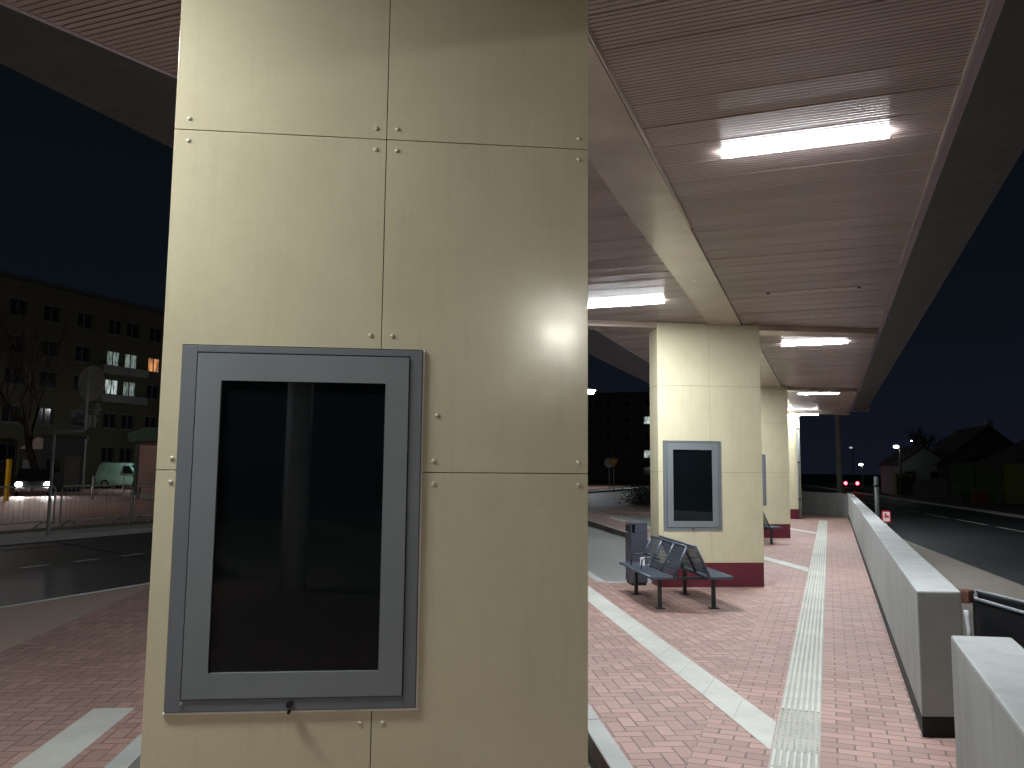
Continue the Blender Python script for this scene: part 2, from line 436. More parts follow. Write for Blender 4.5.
for i in range(1, 5):
    P = PX[i]; Pm = PX[i-1]
    S0 = loc(Pm, 0.45, 1.5); S1 = loc(P, 0.55, 0.6)
    if i == 1: S0 = Vector((-0.6, -7, 0))
    lobe = 0.0
    A = S0; aL = (S0-P).dot(DX); S1 = loc(P, 0.45, 1.5)
    B = hit_x(P, aL, ROADX); C = hit_x(P, -2.2, ROADX); Dp = loc(P, -2.2, 0.6)
    kA = A + DX*0.0
    pts = [A, B, C, Dp, S1]
    # clip to the split line: points right of SPLITX are on the bond paving
    E1 = loc(P, 0.0, 0.6)
    A0 = hit_x(P, aL, SPLITX) if A.x > SPLITX else A
    poly = [A0, B, C, Dp, E1, S1, Vector((SPLITX, S1.y, 0))]
    if A0 is A: poly.append(Vector((SPLITX, A.y, 0)))
    left.prism([(p.x, p.y) for p in poly], -0.15, 0.0)
    if i > 1: kerb_run(A, B, loc(P, -3, 0.6))
    kerb_run(C, Dp, loc(P, -3, 0.6)); kerb_run(Dp, E1, loc(P, -1, 0)); kerb_run(E1, S1, loc(P, 1.5, 0))
    kerb_run(B, C, loc(P, -3, 3))
    # white strip along the lobe
    if i == 1: ends = (-9.0, 3.0)
    else:
        ends = (-7.0, 12.0)
    a0, a1 = -2.82, -2.55
    if i > 1:
        # start where it meets the tactile strip (x=-0.37)
        st0 = (hit_x(P, a0, -0.372)-P).dot(NX); st1 = (hit_x(P, a1, -0.372)-P).dot(NX)
    else: st0 = st1 = 0.4
    e = 3.0 if i == 1 else 9.0
    q = [loc(P, a0, st0), loc(P, a1, st1), loc(P, a1, e), loc(P, a0, e)]
    n = 26
    for k in range(n):
        f0, f1 = k/n, (k+1)/n
        p0 = q[0].lerp(q[3], f0); p1 = q[1].lerp(q[2], f0); p2 = q[1].lerp(q[2], f1-0.0005); p3 = q[0].lerp(q[3], f1-0.0005)
        strips.poly([p+Vector((0, 0, 0.004)) for p in (p0, p1, p2, p3)])
left.prism([tuple(loc(PIL[0], a, b))[:2] for a, b in ((0.32, 1.2), (0.32, 4.6), (-0.7, 4.2), (-0.7, 0.74), (-0.1, 0.74))], -0.15, -0.002)
left_o = struct(left.build('platform', 'herring'))
# bond-laid walkway beside the wall
tact0, tact1 = -0.365, -0.095
walk = MB()
walk.prism([(SPLITX, -7), (XW, -7), (XW, 37), (SPLITX, 37)], -0.15, 0.0)
struct(walk.build('walkway', 'bond'))
# far end of the platform
g = MB(); g.prism([(-9, PIL[3].y+1.8), (SPLITX-0.002, PIL[3].y+1.8), (SPLITX-0.002, 40), (-9, 40)], -0.15, -0.004); struct(g.build('platform_end', 'herring'))
struct(kerbs.build('platform_kerb', 'kerb'))
K0a = loc(PIL[0], -3.745, -9); K0b = hit_x(PIL[0], -3.745, ROADX)
g = MB(); g.prism([(ROADX, -30), (K0a.x, -30), (K0a.x, K0a.y), (K0b.x+0.002, K0b.y)], -0.15, -0.004); struct(g.build('forecourt', 'forecourt'))
g = MB()
for k in range(40): g.span((ROADX-0.06, -30+k*1.0, -0.15), (ROADX-0.003, -30+k*1.0+0.994, 0.006), bev=0.01)
struct(g.build('kerb', 'kerb'))
struct(strips.build('guide_strip', 'stripslab'))
# ribbed tactile strip
t = MB()
y = 0.5
while y < 30.4:
    y1 = y+0.297
    t.span((tact0, y, -0.01), (tact1, y1, 0.006), bev=0.0)
    if abs((y % 100) - 5.6) < 0.32:      # blister tiles where the strips meet
        for a in range(8):
            for b in range(8):
                t.cyl((tact0+0.018+a*0.0335, y+0.02+b*0.036, 0.008), 0.011, 0.006, n=6, r2=0.007)
    else:
        for k in range(7):
            xk = tact0+0.02+k*0.0385
            t.prism([(xk-0.011, 0.0055), (xk-0.007, 0.0135), (xk+0.007, 0.0135), (xk+0.011, 0.0055)], y+0.004, y1-0.004, axis='y')
    y += 0.3
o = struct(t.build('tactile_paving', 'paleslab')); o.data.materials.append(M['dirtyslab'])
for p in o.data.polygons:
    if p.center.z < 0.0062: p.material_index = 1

# ------------------------------------------------------------------ parapet walls
g = MB(); g.prism([(0.50, 5.90), (0.765, 6.0), (0.78, 33.3), (0.62, 33.36)], 0.13, 0.905, bev=0.012)
w = thing('parapet_wall', 'long pale concrete parapet wall running beside the walkway above a black recess', 'wall', (0, 0, 0))
g.build('concrete_slab', 'concrete', w)
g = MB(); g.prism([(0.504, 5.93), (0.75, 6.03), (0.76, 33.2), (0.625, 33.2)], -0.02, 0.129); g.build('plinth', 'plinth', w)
w = thing('parapet_wall', 'short near concrete parapet wall with a wide flat top in the bottom right corner', 'wall')
g = MB(); g.prism([(0.505, 0.6), (0.775, 0.6), (0.765, 4.44), (0.505, 4.38)], 0.13, 0.905, bev=0.012); g.build('concrete_slab', 'concrete', w)
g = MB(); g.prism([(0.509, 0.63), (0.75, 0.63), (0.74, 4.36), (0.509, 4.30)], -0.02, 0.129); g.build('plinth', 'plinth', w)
w = thing('parapet_wall', 'far concrete parapet wall closing off the end of the walkway at an angle', 'wall')
g = MB(); g.prism([(0.615, 33.385), (0.79, 33.48), (-1.9, 38.5), (-2.1, 38.38)], 0.0, 0.86, bev=0.01); g.build('concrete_slab', 'concrete', w)

# ------------------------------------------------------------------ pillars
ZJ1, ZJ2, ZBASE = 1.636, 2.894, 0.345
HU0, HU1, HZ0, HZ1 = -1.487, -0.62, 0.802, 2.089      # opening of the display case
UJ = -0.777
def pillar(P, label, rivets):
    t = thing('cladded_pillar', label, 'pillar', tuple(P), TH, 'beige pillars under the canopy')
    g = MB(); g.span((-PW+0.016, 0.016, 0.0), (HU0-0.0, PT-0.016, ZC-0.02))
    g.span((HU1, 0.016, 0.0), (-0.016, PT-0.016, ZC-0.02))
    g.span((HU0, 0.10, 0.0), (HU1, PT-0.016, ZC-0.02)); g.span((HU0, 0.016, 0.0), (HU1, 0.10, HZ0)); g.span((HU0, 0.016, HZ1), (HU1, 0.10, ZC-0.02))
    g.build('core', 'core', t)
    g = MB(); g.span((-PW+0.004, 0.004, 0.0), (-0.004, PT-0.004, ZBASE-0.003), bev=0.003); g.build('base', 'maroon', t)
    h = 0.0015
    L, Rr = -PW, 0.0
    T = ZC-0.006
    outlines = [
        [(L, ZJ2+h), (UJ-h, ZJ2+h), (UJ-h, T), (L, T)],
        [(UJ+h, ZJ2+h), (Rr, ZJ2+h), (Rr, T), (UJ+h, T)],
        [(L, ZJ1+h), (HU0, ZJ1+h), (HU0, HZ1), (UJ-h, HZ1), (UJ-h, ZJ2-h), (L, ZJ2-h)],
        [(HU1, ZJ1+h), (Rr, ZJ1+h), (Rr, ZJ2-h), (UJ+h, ZJ2-h), (UJ+h, HZ1), (HU1, HZ1)],
        [(L, ZBASE), (UJ-h, ZBASE), (UJ-h, HZ0), (HU0, HZ0), (HU0, ZJ1-h), (L, ZJ1-h)],
        [(UJ+h, ZBASE), (Rr, ZBASE), (Rr, ZJ1-h), (HU1, ZJ1-h), (HU1, HZ0), (UJ+h, HZ0)],
    ]
    for o in outlines:
        g = MB(); g.prism(o, 0.0, 0.0155, axis='y', bev=0.0012); g.build('cladding_panel', 'panel', t)
    for z0, z1 in ((ZBASE, ZJ1-h), (ZJ1+h, ZJ2-h), (ZJ2+h, T)):
        for xa in (-PW, -0.0155):
            g = MB(); g.span((xa, 0.018, z0), (xa+0.0155, PT-0.018, z1), bev=0.0012); g.build('cladding_panel', 'panel', t)
        g = MB(); g.span((-PW, PT-0.0155, z0), (0, PT, z1), bev=0.0012); g.build('cladding_panel', 'panel', t)
    if rivets:
        e = 0.042
        pos = []
        for zj in (ZJ1, ZJ2):
            for dz in (-e, e):
                pos += [(-PW+0.052, zj+dz), (-0.036, zj+dz)]
        for dz in (-e, e):
            pos += [(UJ-0.04, ZJ2+dz), (UJ+0.04, ZJ2+dz), (HU1+0.045, ZJ1+dz)]
        pos += [(UJ-0.04, HZ1+0.05), (UJ+0.04, HZ1+0.05), (UJ-0.04, HZ0-0.048), (UJ+0.04, HZ0-0.048), (HU1+0.055, ZJ1+0.21)]
        for (u, z) in pos:
            g = MB(); g.ball((u, -0.001, z), 0.0085, 2, (1, 0.45, 1)); g.build('rivet', 'rivet', t)
    return t
pillar(PIL[0], 'large near beige panelled pillar filling the left half, with visible rivets', True)
pillar(PIL[1], 'beige pillar with maroon base right behind the bench, lit brightly', False)
pillar(PIL[2], 'beige pillar half hidden behind the pillar with the bench, second bench at its foot', False)
pillar(PIL[3], 'farthest beige pillar, a narrow strip beside the dark drainpipe', False)

# ------------------------------------------------------------------ display cases
def display_case():
    t = thing('display_case', '', 'display case', (0, 0, 0), TH, 'grey display cases set into the pillars')
    W0, W1, Z0, Z1 = HU0+0.004, HU1-0.004, HZ0+0.004, HZ1-0.004
    fw = 0.052
    def ring(a0, a1, b0, b1, c0, c1, e0, e1, y0, y1, bev):
        g = MB()      # stiles full height, rails butted between them
        g.span((a0, y0, b0), (c0, y1, b1), bev=bev); g.span((c1, y0, b0), (a1, y1, b1), bev=bev)
        g.span((c0, y0, b0), (c1, y1, e0), bev=bev); g.span((c0, y0, e1), (c1, y1, b1), bev=bev)
        return g
    ring(W0, W1, Z0, Z1, W0+fw, W1-0.045, Z0+0.040, Z1-0.024, -0.012, 0.05, 0.002).build('outer_frame', 'greydark', t)
    d0, d1, f0, f1 = W0+fw+0.004, W1-0.049, Z0+0.044, Z1-0.028
    door = ring(d0, d1, f0, f1, -1.342, -0.757, 0.936, 1.959, -0.017, 0.04, 0.0).build('door_frame', 'greyframe', t)
    g = MB(); g.span((-1.345, -0.002, 0.933), (-0.754, 0.008, 1.962)); g.build('glass_pane', 'glass', t)
    g = MB(); g.prism([(-1.3445, 0.9335), (-0.7545, 0.9335), (-0.7545, 1.9615), (-1.3445, 1.9615)], 0.03, 0.06, axis='y'); g.build('screen_panel', 'plinth', t)
    g = MB(); g.cyl((-1.06, -0.02, Z0+0.022), 0.011, 0.02, 'y', 16); g.cyl((-1.06, -0.024, Z0-0.002), 0.006, 0.018, 'y', 10); g.build('lock', 'blackmetal', t)
    g = MB()
    for zz in (Z0+0.03,):
        g.cyl((W0+fw+0.004, -0.0145, zz), 0.005, 0.006, 'y', 10)
    g.build('screw', 'trim', t)
    g = MB(); g.span((HU0-0.002, -0.008, HZ0-0.004), (HU1+0.005, 0.01, HZ0+0.0015)); g.span((HU1-0.002, -0.006, HZ0+0.002), (HU1+0.004, 0.01, HZ1)); g.build('sealant', 'sealant', t)
    return t
dc = display_case(); dc.location = PIL[0]
dc['label'] = 'large grey framed display case with dark glass on the near pillar'
dup(dc, PIL[1], TH, 'grey framed dark display case on the pillar behind the bench')
dup(dc, PIL[2], TH, 'display case seen as a thin grey sliver on the second farthest pillar')

# ------------------------------------------------------------------ canopy
Y0, Y1 = -12.0, 31.55
cn = thing('station_canopy', 'brown slatted canopy roof with deep beam over the bus platform', 'canopy')
def xl(y):      # left edge of the slat ceiling
    return -3.30 if y > 3.6 else (-3.30 - (3.6-y)*0.27 if y > 0.6 else -4.11)
def slats(x0f, x1f):
    g = MB(); bm = g.bm; pitch = 0.0385; y = Y0
    rnd = random.Random(3); tilt = 0; k = 0; pan = 0
    while y < Y1-pitch:
        if k % 9 == 0:
            tilt = rnd.gauss(0, 0.010); pan = rnd.gauss(0, 0.0003)
        prof = []
        if k % 9 == 0:
            lip = max(0.0, rnd.gauss(0.002, 0.0022))
            prof = [(y, ZC+0.004), (y+0.0003, ZC-lip), (y+0.0023, ZC-lip)]
        off = 0 if k % 9 else 3
        for q in range(7):
            u = q/6; s_ = (u-0.5)*2
            prof.append((y+0.0025+u*0.0325, ZC+0.0017*s_*s_ + tilt*(u-0.5)*0.03 + pan))
        prof.append((y+0.0358, ZC+0.006)); prof.append((y+pitch-0.0002, ZC+0.006)); 
        a, b = x0f(y), x1f(y)
        va = [bm.verts.new((a, p, z)) for p, z in prof]; vb = [bm.verts.new((b, p, z)) for p, z in prof]
        for q in range(len(prof)-1):
            f = bm.faces.new((va[q], va[q+1], vb[q+1], vb[q])); f.smooth = off <= q < 6+off
        y += pitch; k += 1
        if k % 9 == 0: y += 0.0006
    return g
slats(lambda y: -1.2, lambda y: 0.78).build('slat_ceiling', 'slat', cn, recalc=False)
slats(lambda y: xl(y)-0.02, lambda y: -1.4).build('slat_ceiling', 'slat', cn, recalc=False)
# backing slab and roof
g = MB(); g.span((-4.2, Y0, ZC+0.02), (1.3, Y1-0.03, ZC+0.75)); g.build('roof_slab', 'roof', cn)
# main longitudinal beam
g = MB()
g.prism([(-1.40, Y0), (-1.02, Y0), (-1.03, 0), (-1.145, 12.75), (-1.60, 12.75), (-1.44, 0)], ZC-0.028, ZC+0.03, bev=0.003)
g.build('main_beam', 'beam', cn); g = MB()
g.prism([(-1.58, 12.76), (-1.06, 12.76), (-1.06, Y1-0.05), (-1.58, Y1-0.05)], ZC-0.028, ZC+0.03, bev=0.003)
g.build('main_beam', 'beam', cn)
g = MB(); g.prism([(-1.008, Y0), (-1.000, Y0), (-1.011, 0), (-1.0805, 7.2), (-1.0885, 7.2), (-1.019, 0)], ZC-0.032, ZC+0.01); g.build('edge_trim', 'trim', cn)
# transverse beams at the pillars
for P in PIL:
    aR = (0.76-P.x)/math.cos(TH); aL = (-3.30-P.x)/math.cos(TH)
    for a0, a1 in ((aL, -PW-0.002), (0.002, aR)):
        if P is PIL[0] and a0 > 0: continue
        g = MB()
        q = [loc(P, a0, 0.006), loc(P, a1, 0.006), loc(P, a1, PT-0.01), loc(P, a0, PT-0.01)]
        g.prism([(max(-3.29, min(0.755, p.x)), p.y) for p in q], ZC-0.085, ZC+0.03, bev=0.003)
        g.build('cross_beam', 'beam', cn)
# fascias: sloping outer soffits and the upright edge
def fascia(xs, name):
    g = MB()
    ys = [Y0, 0.6, 3.6, Y1]
    prof = lambda y: [(xs(y)[0], ZC-0.004), (xs(y)[1], ZC+0.20), (xs(y)[1], ZC+0.80), (xs(y)[0], ZC+0.80)]
    rings = [[g.bm.verts.new((px, y, pz)) for px, pz in prof(y)] for y in ys]
    for a, b in zip(rings, rings[1:]):
        for k in range(4): g.bm.faces.new((a[k], a[(k+1) % 4], b[(k+1) % 4], b[k]))
    g.bm.faces.new(rings[0][::-1]); g.bm.faces.new(rings[-1])
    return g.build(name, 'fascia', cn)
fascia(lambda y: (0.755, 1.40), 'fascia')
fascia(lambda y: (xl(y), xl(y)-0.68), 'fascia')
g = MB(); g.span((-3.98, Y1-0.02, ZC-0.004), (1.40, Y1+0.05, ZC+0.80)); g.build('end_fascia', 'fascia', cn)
g = MB(); g.span((0.745, Y0, ZC-0.008), (0.757, 9.2, ZC+0.006)); g.build('edge_trim', 'trim', cn)
# canopy post behind the photographer, whitened to brighten its reflection in the glass
g = MB(); g.cyl((0.93, -5.7, 2.0), 0.17, 4.0, n=24); tag(g.build('canopy_post', 'postlift'), 'round post standing behind the photographer, whitened to brighten its reflection in the dark glass', 'post')

# ------------------------------------------------------------------ ceiling lamps
def lamp_make():
    t = thing('ceiling_lamp', '', 'lamp', (0, 0, 0), 0, 'strip lamps under the canopy')
    g = MB()
    g.box((0, 0, -0.005), (1.03, 0.05, 0.011), bev=0.002)
    g.build('housing', 'lamphousing', t)
    g = MB(); g.prism([(-0.030, -0.008), (-0.030, -0.030), (-0.025, -0.036), (0.025, -0.036), (0.030, -0.030), (0.030, -0.008)], -0.52, 0.52, axis='x')
    o = g.build('diffuser', 'lamp', t); o.data.materials.append(M['lampside'])
    for p in o.data.polygons: p.material_index = 0 if p.normal.z < -0.95 else 1
    return t
lm = lamp_make(); lm.location = (-0.10, 5.57, ZC); lm['label'] = 'nearest and largest glowing strip lamp at the upper right'
dup(lm, (-0.17, 14.55, ZC), 0, 'glowing strip lamp just beyond the pillar behind the bench, high at its right')
dup(lm, (-0.20, 23.9, ZC), 0, 'small glowing strip lamp beyond the third pillar, under the far ceiling')
wk = dup(lm, (-0.82, 30.75, ZC-0.13), 0, 'tiny glowing strip lamp at the far end beside the farthest pillar')
for c in wk.children:
    if c.name.startswith('diffuser'):
        c.data = c.data.copy(); c.data.materials[0] = M['lampdim']
dup(lm, (-2.43, 10.32, ZC), 0, 'glowing strip lamp at the right edge of the near pillar, left of the beam')
dup(lm, (-2.43, 19.6, ZC), 0, 'strip lamp on the left ceiling hidden behind the pillar with the bench')
dup(lm, (-2.43, 28.9, ZC), 0, 'strip lamp on the left ceiling hidden near the far end')
wk = dup(lm, (-3.0, 1.15, ZC), 0, 'strip lamp on the left ceiling above the photographer, out of view')
for c in wk.children:
    if c.name.startswith('diffuser'):
        c.data = c.data.copy(); c.data.materials[0] = M['lampweak']
dup(lm, (-2.43, -8.2, ZC), 0, 'strip lamp behind the photographer on the left ceiling, out of view')
# thin rail without a tube
r = thing('ceiling_rail', 'thin unlit metal rail with a bolt at each end on the ceiling', 'rail', (-0.12, 10.28, ZC-0.008))
g = MB(); g.span((-0.50, -0.008, -0.012), (0.50, 0.008, 0.0), bev=0.002); g.build('strip', 'trim', r)
for s in (-0.51, 0.51):
    g = MB(); g.cyl((s, 0, -0.008), 0.02, 0.016, n=12); g.build('bolt', 'blackmetal', r)
# drainpipe in front of the last pillar
dpz = loc(PIL[3], -0.105, -0.09)
t = thing('drainpipe', 'dark drainpipe running down the front of the farthest pillar', 'pipe', tuple(dpz))
g = MB(); g.cyl((0, 0, 1.9), 0.042, 3.75, n=14); g.build('pipe', 'greydark', t)
for z in (0.7, 2.0, 3.2):
    g = MB(); g.cyl((0, 0, z), 0.052, 0.05, n=14); g.build('bracket', 'blackmetal', t)

# ------------------------------------------------------------------ bench
def lattice(g, o, ux, uz, nx, nz, bw, th, nrm):
    """frame of flat bars: origin o, extents ux (vector), uz (vector)"""
    o = Vector(o); ux = Vector(ux); uz = Vector(uz); nrm = Vector(nrm).normalized()*th/2
    def bar(a, b, wdir, w):
        wv = wdir.normalized()*w/2
        c = [a-wv-nrm, a+wv-nrm, b+wv-nrm, b-wv-nrm]; d = [p+nrm*2 for p in c]
        vs = [g.bm.verts.new(p) for p in c+d]
        for q in ((3, 2, 1, 0), (4, 5, 6, 7), (0, 1, 5, 4), (1, 2, 6, 5), (2, 3, 7, 6), (3, 0, 4, 7)):
            g.bm.faces.new([vs[k] for k in q])
    for k in range(nx+1):
        p = o + ux*(k/nx); bar(p, p+uz, ux, bw)
    for k in range(nz+1):
        p = o + uz*(k/nz)+nrm*0.3; bar(p, p+ux, uz, bw)
def bench():
    t = thing('metal_bench', '', 'bench', (0, 0, 0), TH, 'back to back metal benches')
    L0, L1 = -0.77, 0.77
    Q = -0.06
    for s in (-1, 1):
        g = MB()
        lattice(g, (s*0.20, L0, 0.388), (s*0.30, 0, 0.008), (0, L1-L0, 0), 10, 40, 0.018, 0.010, (0, 0, 1))
        for yy in (L0, L1): g.box((s*0.35, yy, 0.382), (0.31, 0.026, 0.030), bev=0.004)
        g.tube([(s*0.505, L0, 0.390), (s*0.505, L1, 0.390)], 0.015, 8); g.tube([(s*0.20, L0, 0.382), (s*0.20, L1, 0.382)], 0.014, 8)
        g.build('seat', 'benchmetal', t)
        g = MB()
        a = Vector((s*0.215, L0, 0.42)); b = Vector((s*0.055, L0, 0.75))
        nrm = (b-a).cross(Vector((0, 1, 0)))
        for k in range(3):
            ya = L0 + k*(L1-L0)/3 + 0.02; yb = L0 + (k+1)*(L1-L0)/3 - 0.02
            lattice(g, (a.x, ya, a.z), (0, yb-ya, 0), (b.x-a.x, 0, b.z-a.z), 14, 9, 0.008, 0.005, nrm)
        for k in range(4):
            yk = L0 + k*(L1-L0)/3
            g.tube([(a.x+s*0.01, yk, 0.38), (b.x, yk, b.z)], 0.017, 8)
        g.tube([(b.x, L0, b.z), (b.x, L1, b.z)], 0.016, 8)
        g.build('backrest', 'benchmetal', t)
        for yy in (-0.56, 0.56):
            g = MB(); g.box((s*0.335, yy, 0.188), (0.045, 0.045, 0.376), bev=0.005); g.box((s*0.335, yy, 0.006), (0.11, 0.11, 0.012), bev=0.003); g.build('leg', 'benchleg', t)
        for yy in (0.0, L1-0.25):
            g = MB(); g.tube([(s*0.17, yy, 0.52), (s*0.24, yy, 0.545), (s*0.36, yy, 0.54), (s*0.40, yy, 0.51), (s*0.41, yy, 0.39)], 0.010, 8); g.build('armrest', 'benchleg', t)
    g = MB(); g.box((0, -0.56, 0.355), (0.68, 0.04, 0.035), bev=0.004); g.build('crossbar', 'benchleg', t)
    g = MB(); g.box((0, 0.56, 0.355), (0.68, 0.04, 0.035), bev=0.004); g.build('crossbar', 'benchleg', t)
    return t
bn = bench(); p = loc(PIL[1], -1.72, -1.18); bn.location = p
bn['label'] = 'perforated dark metal back to back bench in front of the second pillar'
p = loc(PIL[2], -1.60, -1.18)
dup(bn, p, TH, 'second metal bench, mostly hidden behind the brightly lit pillar')
# paper on the armrest
p = loc(PIL[1], -2.0, -0.75, 0.0)
g = MB(); g.box((0, 0, 0.04), (0.065, 0.01, 0.12), bev=0.004); g.box((0, 0.006, -0.005), (0.065, 0.03, 0.012))
o = tag(g.build('paper_card', 'white'), 'small white paper card standing on the left bench seat', 'paper'); o.location = (p.x, p.y, 0.405); o.rotation_euler = (0, 0, TH)

# ------------------------------------------------------------------ litter bin
p = loc(PIL[1], -1.79, 0.385)
t = thing('litter_bin', 'tall dark blue grey litter bin beside the pillar, behind the bench', 'litter bin', tuple(p), TH)
g = MB(); g.prism([(-0.12, -0.18), (0.12, -0.18), (0.12, 0.18), (-0.12, 0.18)], 0.04, 0.74, bev=0.008)
g.span((-0.12, -0.18, 0.742), (-0.11, -0.04, 0.86)); g.span((-0.06, -0.18, 0.742), (0.12, 0.18, 0.87), bev=0.004)
g.build('body', 'bin', t)
g = MB(); g.prism([(-0.122, 0.872), (0.122, 0.872), (0.122, 0.892), (-0.122, 0.892)], -0.182, 0.182, axis='y', bev=0.005); g.build('lid', 'bin', t)
g = MB(); g.span((-0.105, -0.165, 0.0), (0.105, 0.165, 0.04)); g.build('foot', 'blackmetal', t)
g = MB(); g.span((-0.124, -0.15, 0.755), (-0.1205, 0.15, 0.86)); g.build('opening', 'plinth', t)
g = MB(); g.cyl((0.04, -0.186, 0.45), 0.012, 0.012, 'y', 12); g.build('lock', 'trim', t)

# ------------------------------------------------------------------ right-hand side: verge, road, things
def rline(x, y, t): return (x - 0.145*t, y + t)
g = MB(); g.prism([(XW, -20), (6.53, -20), (2.67, 14.45), (1.66, 23.4), (-0.2, 40), (-3.5, 70), (-4.2, 70), (-1.0, 40), (0.85, 33.6), (XW, 33)], -0.15, -0.008)
struct(g.build('gravel_verge', 'gravel'))
g = MB()
a = (2.67, 14.45)
def on(x0, y0, sl, y): return x0 - sl*(y-y0)
ys = (-40, 20, 60, 200)
L_ = [(on(2.67, 14.45, 0.112, y)-1.2, y, -0.014) for y in ys]; R_ = [(on(6.84, 36.4, 0.13, y), y, -0.012) for y in ys]
g.poly(L_ + R_[::-1]); struct(g.build('road', 'asphaltdark'))
g = MB()
for k in range(26):
    y0 = 14 + k*4.2; y1 = y0+3.4
    x0 = on(5.13, 28.46, 0.148, y0); x1 = on(5.13, 28.46, 0.148, y1)
    g.poly([(x0-0.06, y0, -0.007), (x0+0.06, y0, -0.007), (x1+0.06, y1, -0.007), (x1-0.06, y1, -0.007)])
struct(g.build('road_marking', 'paint'))
g = MB()
for k in range(120):
    y0 = 2+k; y1 = y0+0.995
    x0 = on(6.84, 36.4, 0.13, y0); x1 = on(6.84, 36.4, 0.13, y1)
    g.prism([(x0, y0), (x0+0.15, y0), (x1+0.15, y1), (x1, y1)], -0.05, 0.09)
struct(g.build('kerb', 'kerb'))
g = MB(); g.poly([(on(6.84, 36.4, 0.13, 0)+0.15, 0, 0.05), (40, 0, 0.05), (40, 130, 0.05), (on(6.84, 36.4, 0.13, 130)+0.15, 130, 0.05)])
struct(g.build('verge', 'grass'))

# dark trough beyond the parapet
A = Vector((1.02, 7.24, 0)); B = A + Vector((0.34, -0.94, 0))*1.6; C = Vector((1.09, 7.75, 0)); Dd = C + Vector((0.42, -0.9, 0))*1.6
t = thing('metal_trough', 'dark metal trough with a shiny rim beyond the gap between the two parapet walls', 'trough')
g = MB()
ins = 0.03
g.prism([(A.x, A.y), (B.x, B.y), (B.x+0.03, B.y+0.02), (A.x+0.03, A.y+0.02)], 0.02, 0.69)
g.prism([(C.x, C.y), (Dd.x, Dd.y), (Dd.x-0.03, Dd.y-0.03), (C.x-0.02, C.y-0.03)], 0.02, 0.69)
g.prism([(A.x, A.y+0.03), (A.x+0.03, A.y+0.03), (C.x-0.0, C.y-0.04), (C.x-0.03, C.y-0.04)], 0.02, 0.69)
g.prism([(A.x+0.03, A.y+0.03), (B.x+0.03, B.y+0.05), (Dd.x-0.04, Dd.y-0.05), (C.x-0.03, C.y-0.05)], 0.02, 0.06)
g.build('body', 'blackmetal', t)
g = MB()
g.tube([(A.x, A.y, 0.70), (B.x, B.y, 0.70)], 0.014, 8); g.tube([(C.x, C.y, 0.70), (Dd.x, Dd.y, 0.70)], 0.014, 8); g.tube([(A.x, A.y, 0.70), (C.x, C.y, 0.70)], 0.014, 8)
g.build('rim', 'greydark', t)
g = MB(); g.tube([(0.965, 7.30, 0.30), (0.97, 7.30, 0.46), (0.962, 7.30, 0.56), (0.955, 7.29, 0.60)], 0.018, 10)
tag(g.build('plastic_pipe', 'white'), 'short white plastic pipe standing against the end of the dark trough', 'pipe')
g = MB(); g.box((0.99, 7.1, 0.2), (0.09, 0.06, 0.38), rz=0.2, bev=0.004); tag(g.build('wooden_block', 'wood'), 'small wooden block at the foot of the white pipe', 'block')
g = MB(); g.prism([(-0.07, 0.0), (0.0, -0.03), (0.06, 0.05), (0.01, 0.09), (-0.06, 0.05)], 0.0, 0.10, bev=0.012); o = tag(g.build('rusty_bracket', 'rust'), 'rusty bracket on the corner of the dark trough rim', 'bracket'); o.location = (0.99, 7.42, 0.64)

# barrier plate and post beyond the long wall
t = thing('marker_post', 'grey marker post standing beyond the long wall at the road edge', 'post', (0.95, 19.4, 0))
g = MB(); g.cyl((0, 0, 0.78), 0.045, 1.56, n=12); g.ball((0, 0, 1.56), 0.045, 2, (1, 1, 0.5)); g.build('shaft', 'bumper', t)
g = MB(); g.cyl((0, 0, 1.38), 0.058, 0.05, n=12); g.build('collar', 'blackmetal', t)
t = thing('warning_plate', 'small red and white warning plate just beyond the long parapet wall', 'sign', (0.955, 16.6, 0))
g = MB(); g.box((0, 0.02, 0.45), (0.03, 0.02, 0.9)); g.build('stake', 'steel', t)
g = MB(); g.box((0, 0, 0.86), (0.15, 0.012, 0.2), bev=0.003); g.build('plate', 'white', t)
g = MB()
for s in (-1, 1): g.box((s*0.066, -0.008, 0.86), (0.02, 0.005, 0.2))
g.box((0, -0.008, 0.955), (0.13, 0.005, 0.02)); g.box((0, -0.008, 0.765), (0.13, 0.005, 0.02)); g.box((0.005, -0.008, 0.86), (0.075, 0.005, 0.04)); g.box((-0.012, -0.008, 0.88), (0.03, 0.0045, 0.08))
g.build('red_border', 'signred', t)

g = MB(); g.cyl((0.48, 43.3, 4.5), 0.15, 9.2, n=18, r2=0.11)
tag(g.build('concrete_mast', 'mast'), 'tall pale concrete mast rising behind the far parapet wall', 'mast')

# ------------------------------------------------------------------ street lamps
def street_lamp(label, base, h, arm, head_mat, hr, group='street lamps'):
    t = thing('street_lamp', label, 'street lamp', base, 0, group)
    ax, ay = arm
    g = MB(); g.tube([(0, 0, 0), (0, 0, h*0.5), (0, 0, h*0.94), (ax*0.3, ay*0.3, h*1.0), (ax, ay, h*1.02)], 0.09, 10, 0.045); g.build('pole', 'greydark', t)
    g = MB(); g.box((ax, ay, h*1.02+0.05+hr*0.55), (hr*2.6, hr*2.6, 0.07), bev=0.02); g.build('lamp_head', 'greydark', t)
    g = MB(); g.ball((ax, ay, h*1.02), hr, 2, (1.1, 1.1, 0.6)); g.build('lens', head_mat, t)
    return t
street_lamp('brilliant white street lamp glaring at the edge of the near pillar', (-21.9, 76, 0), 8.95, (0.7, 0), 'streetbig', 0.34)
street_lamp('street lamp with pale glow above the pale gabled house', (4.9, 66.3, 0), 3.5, (-0.25, 0), 'streetsmall', 0.17)
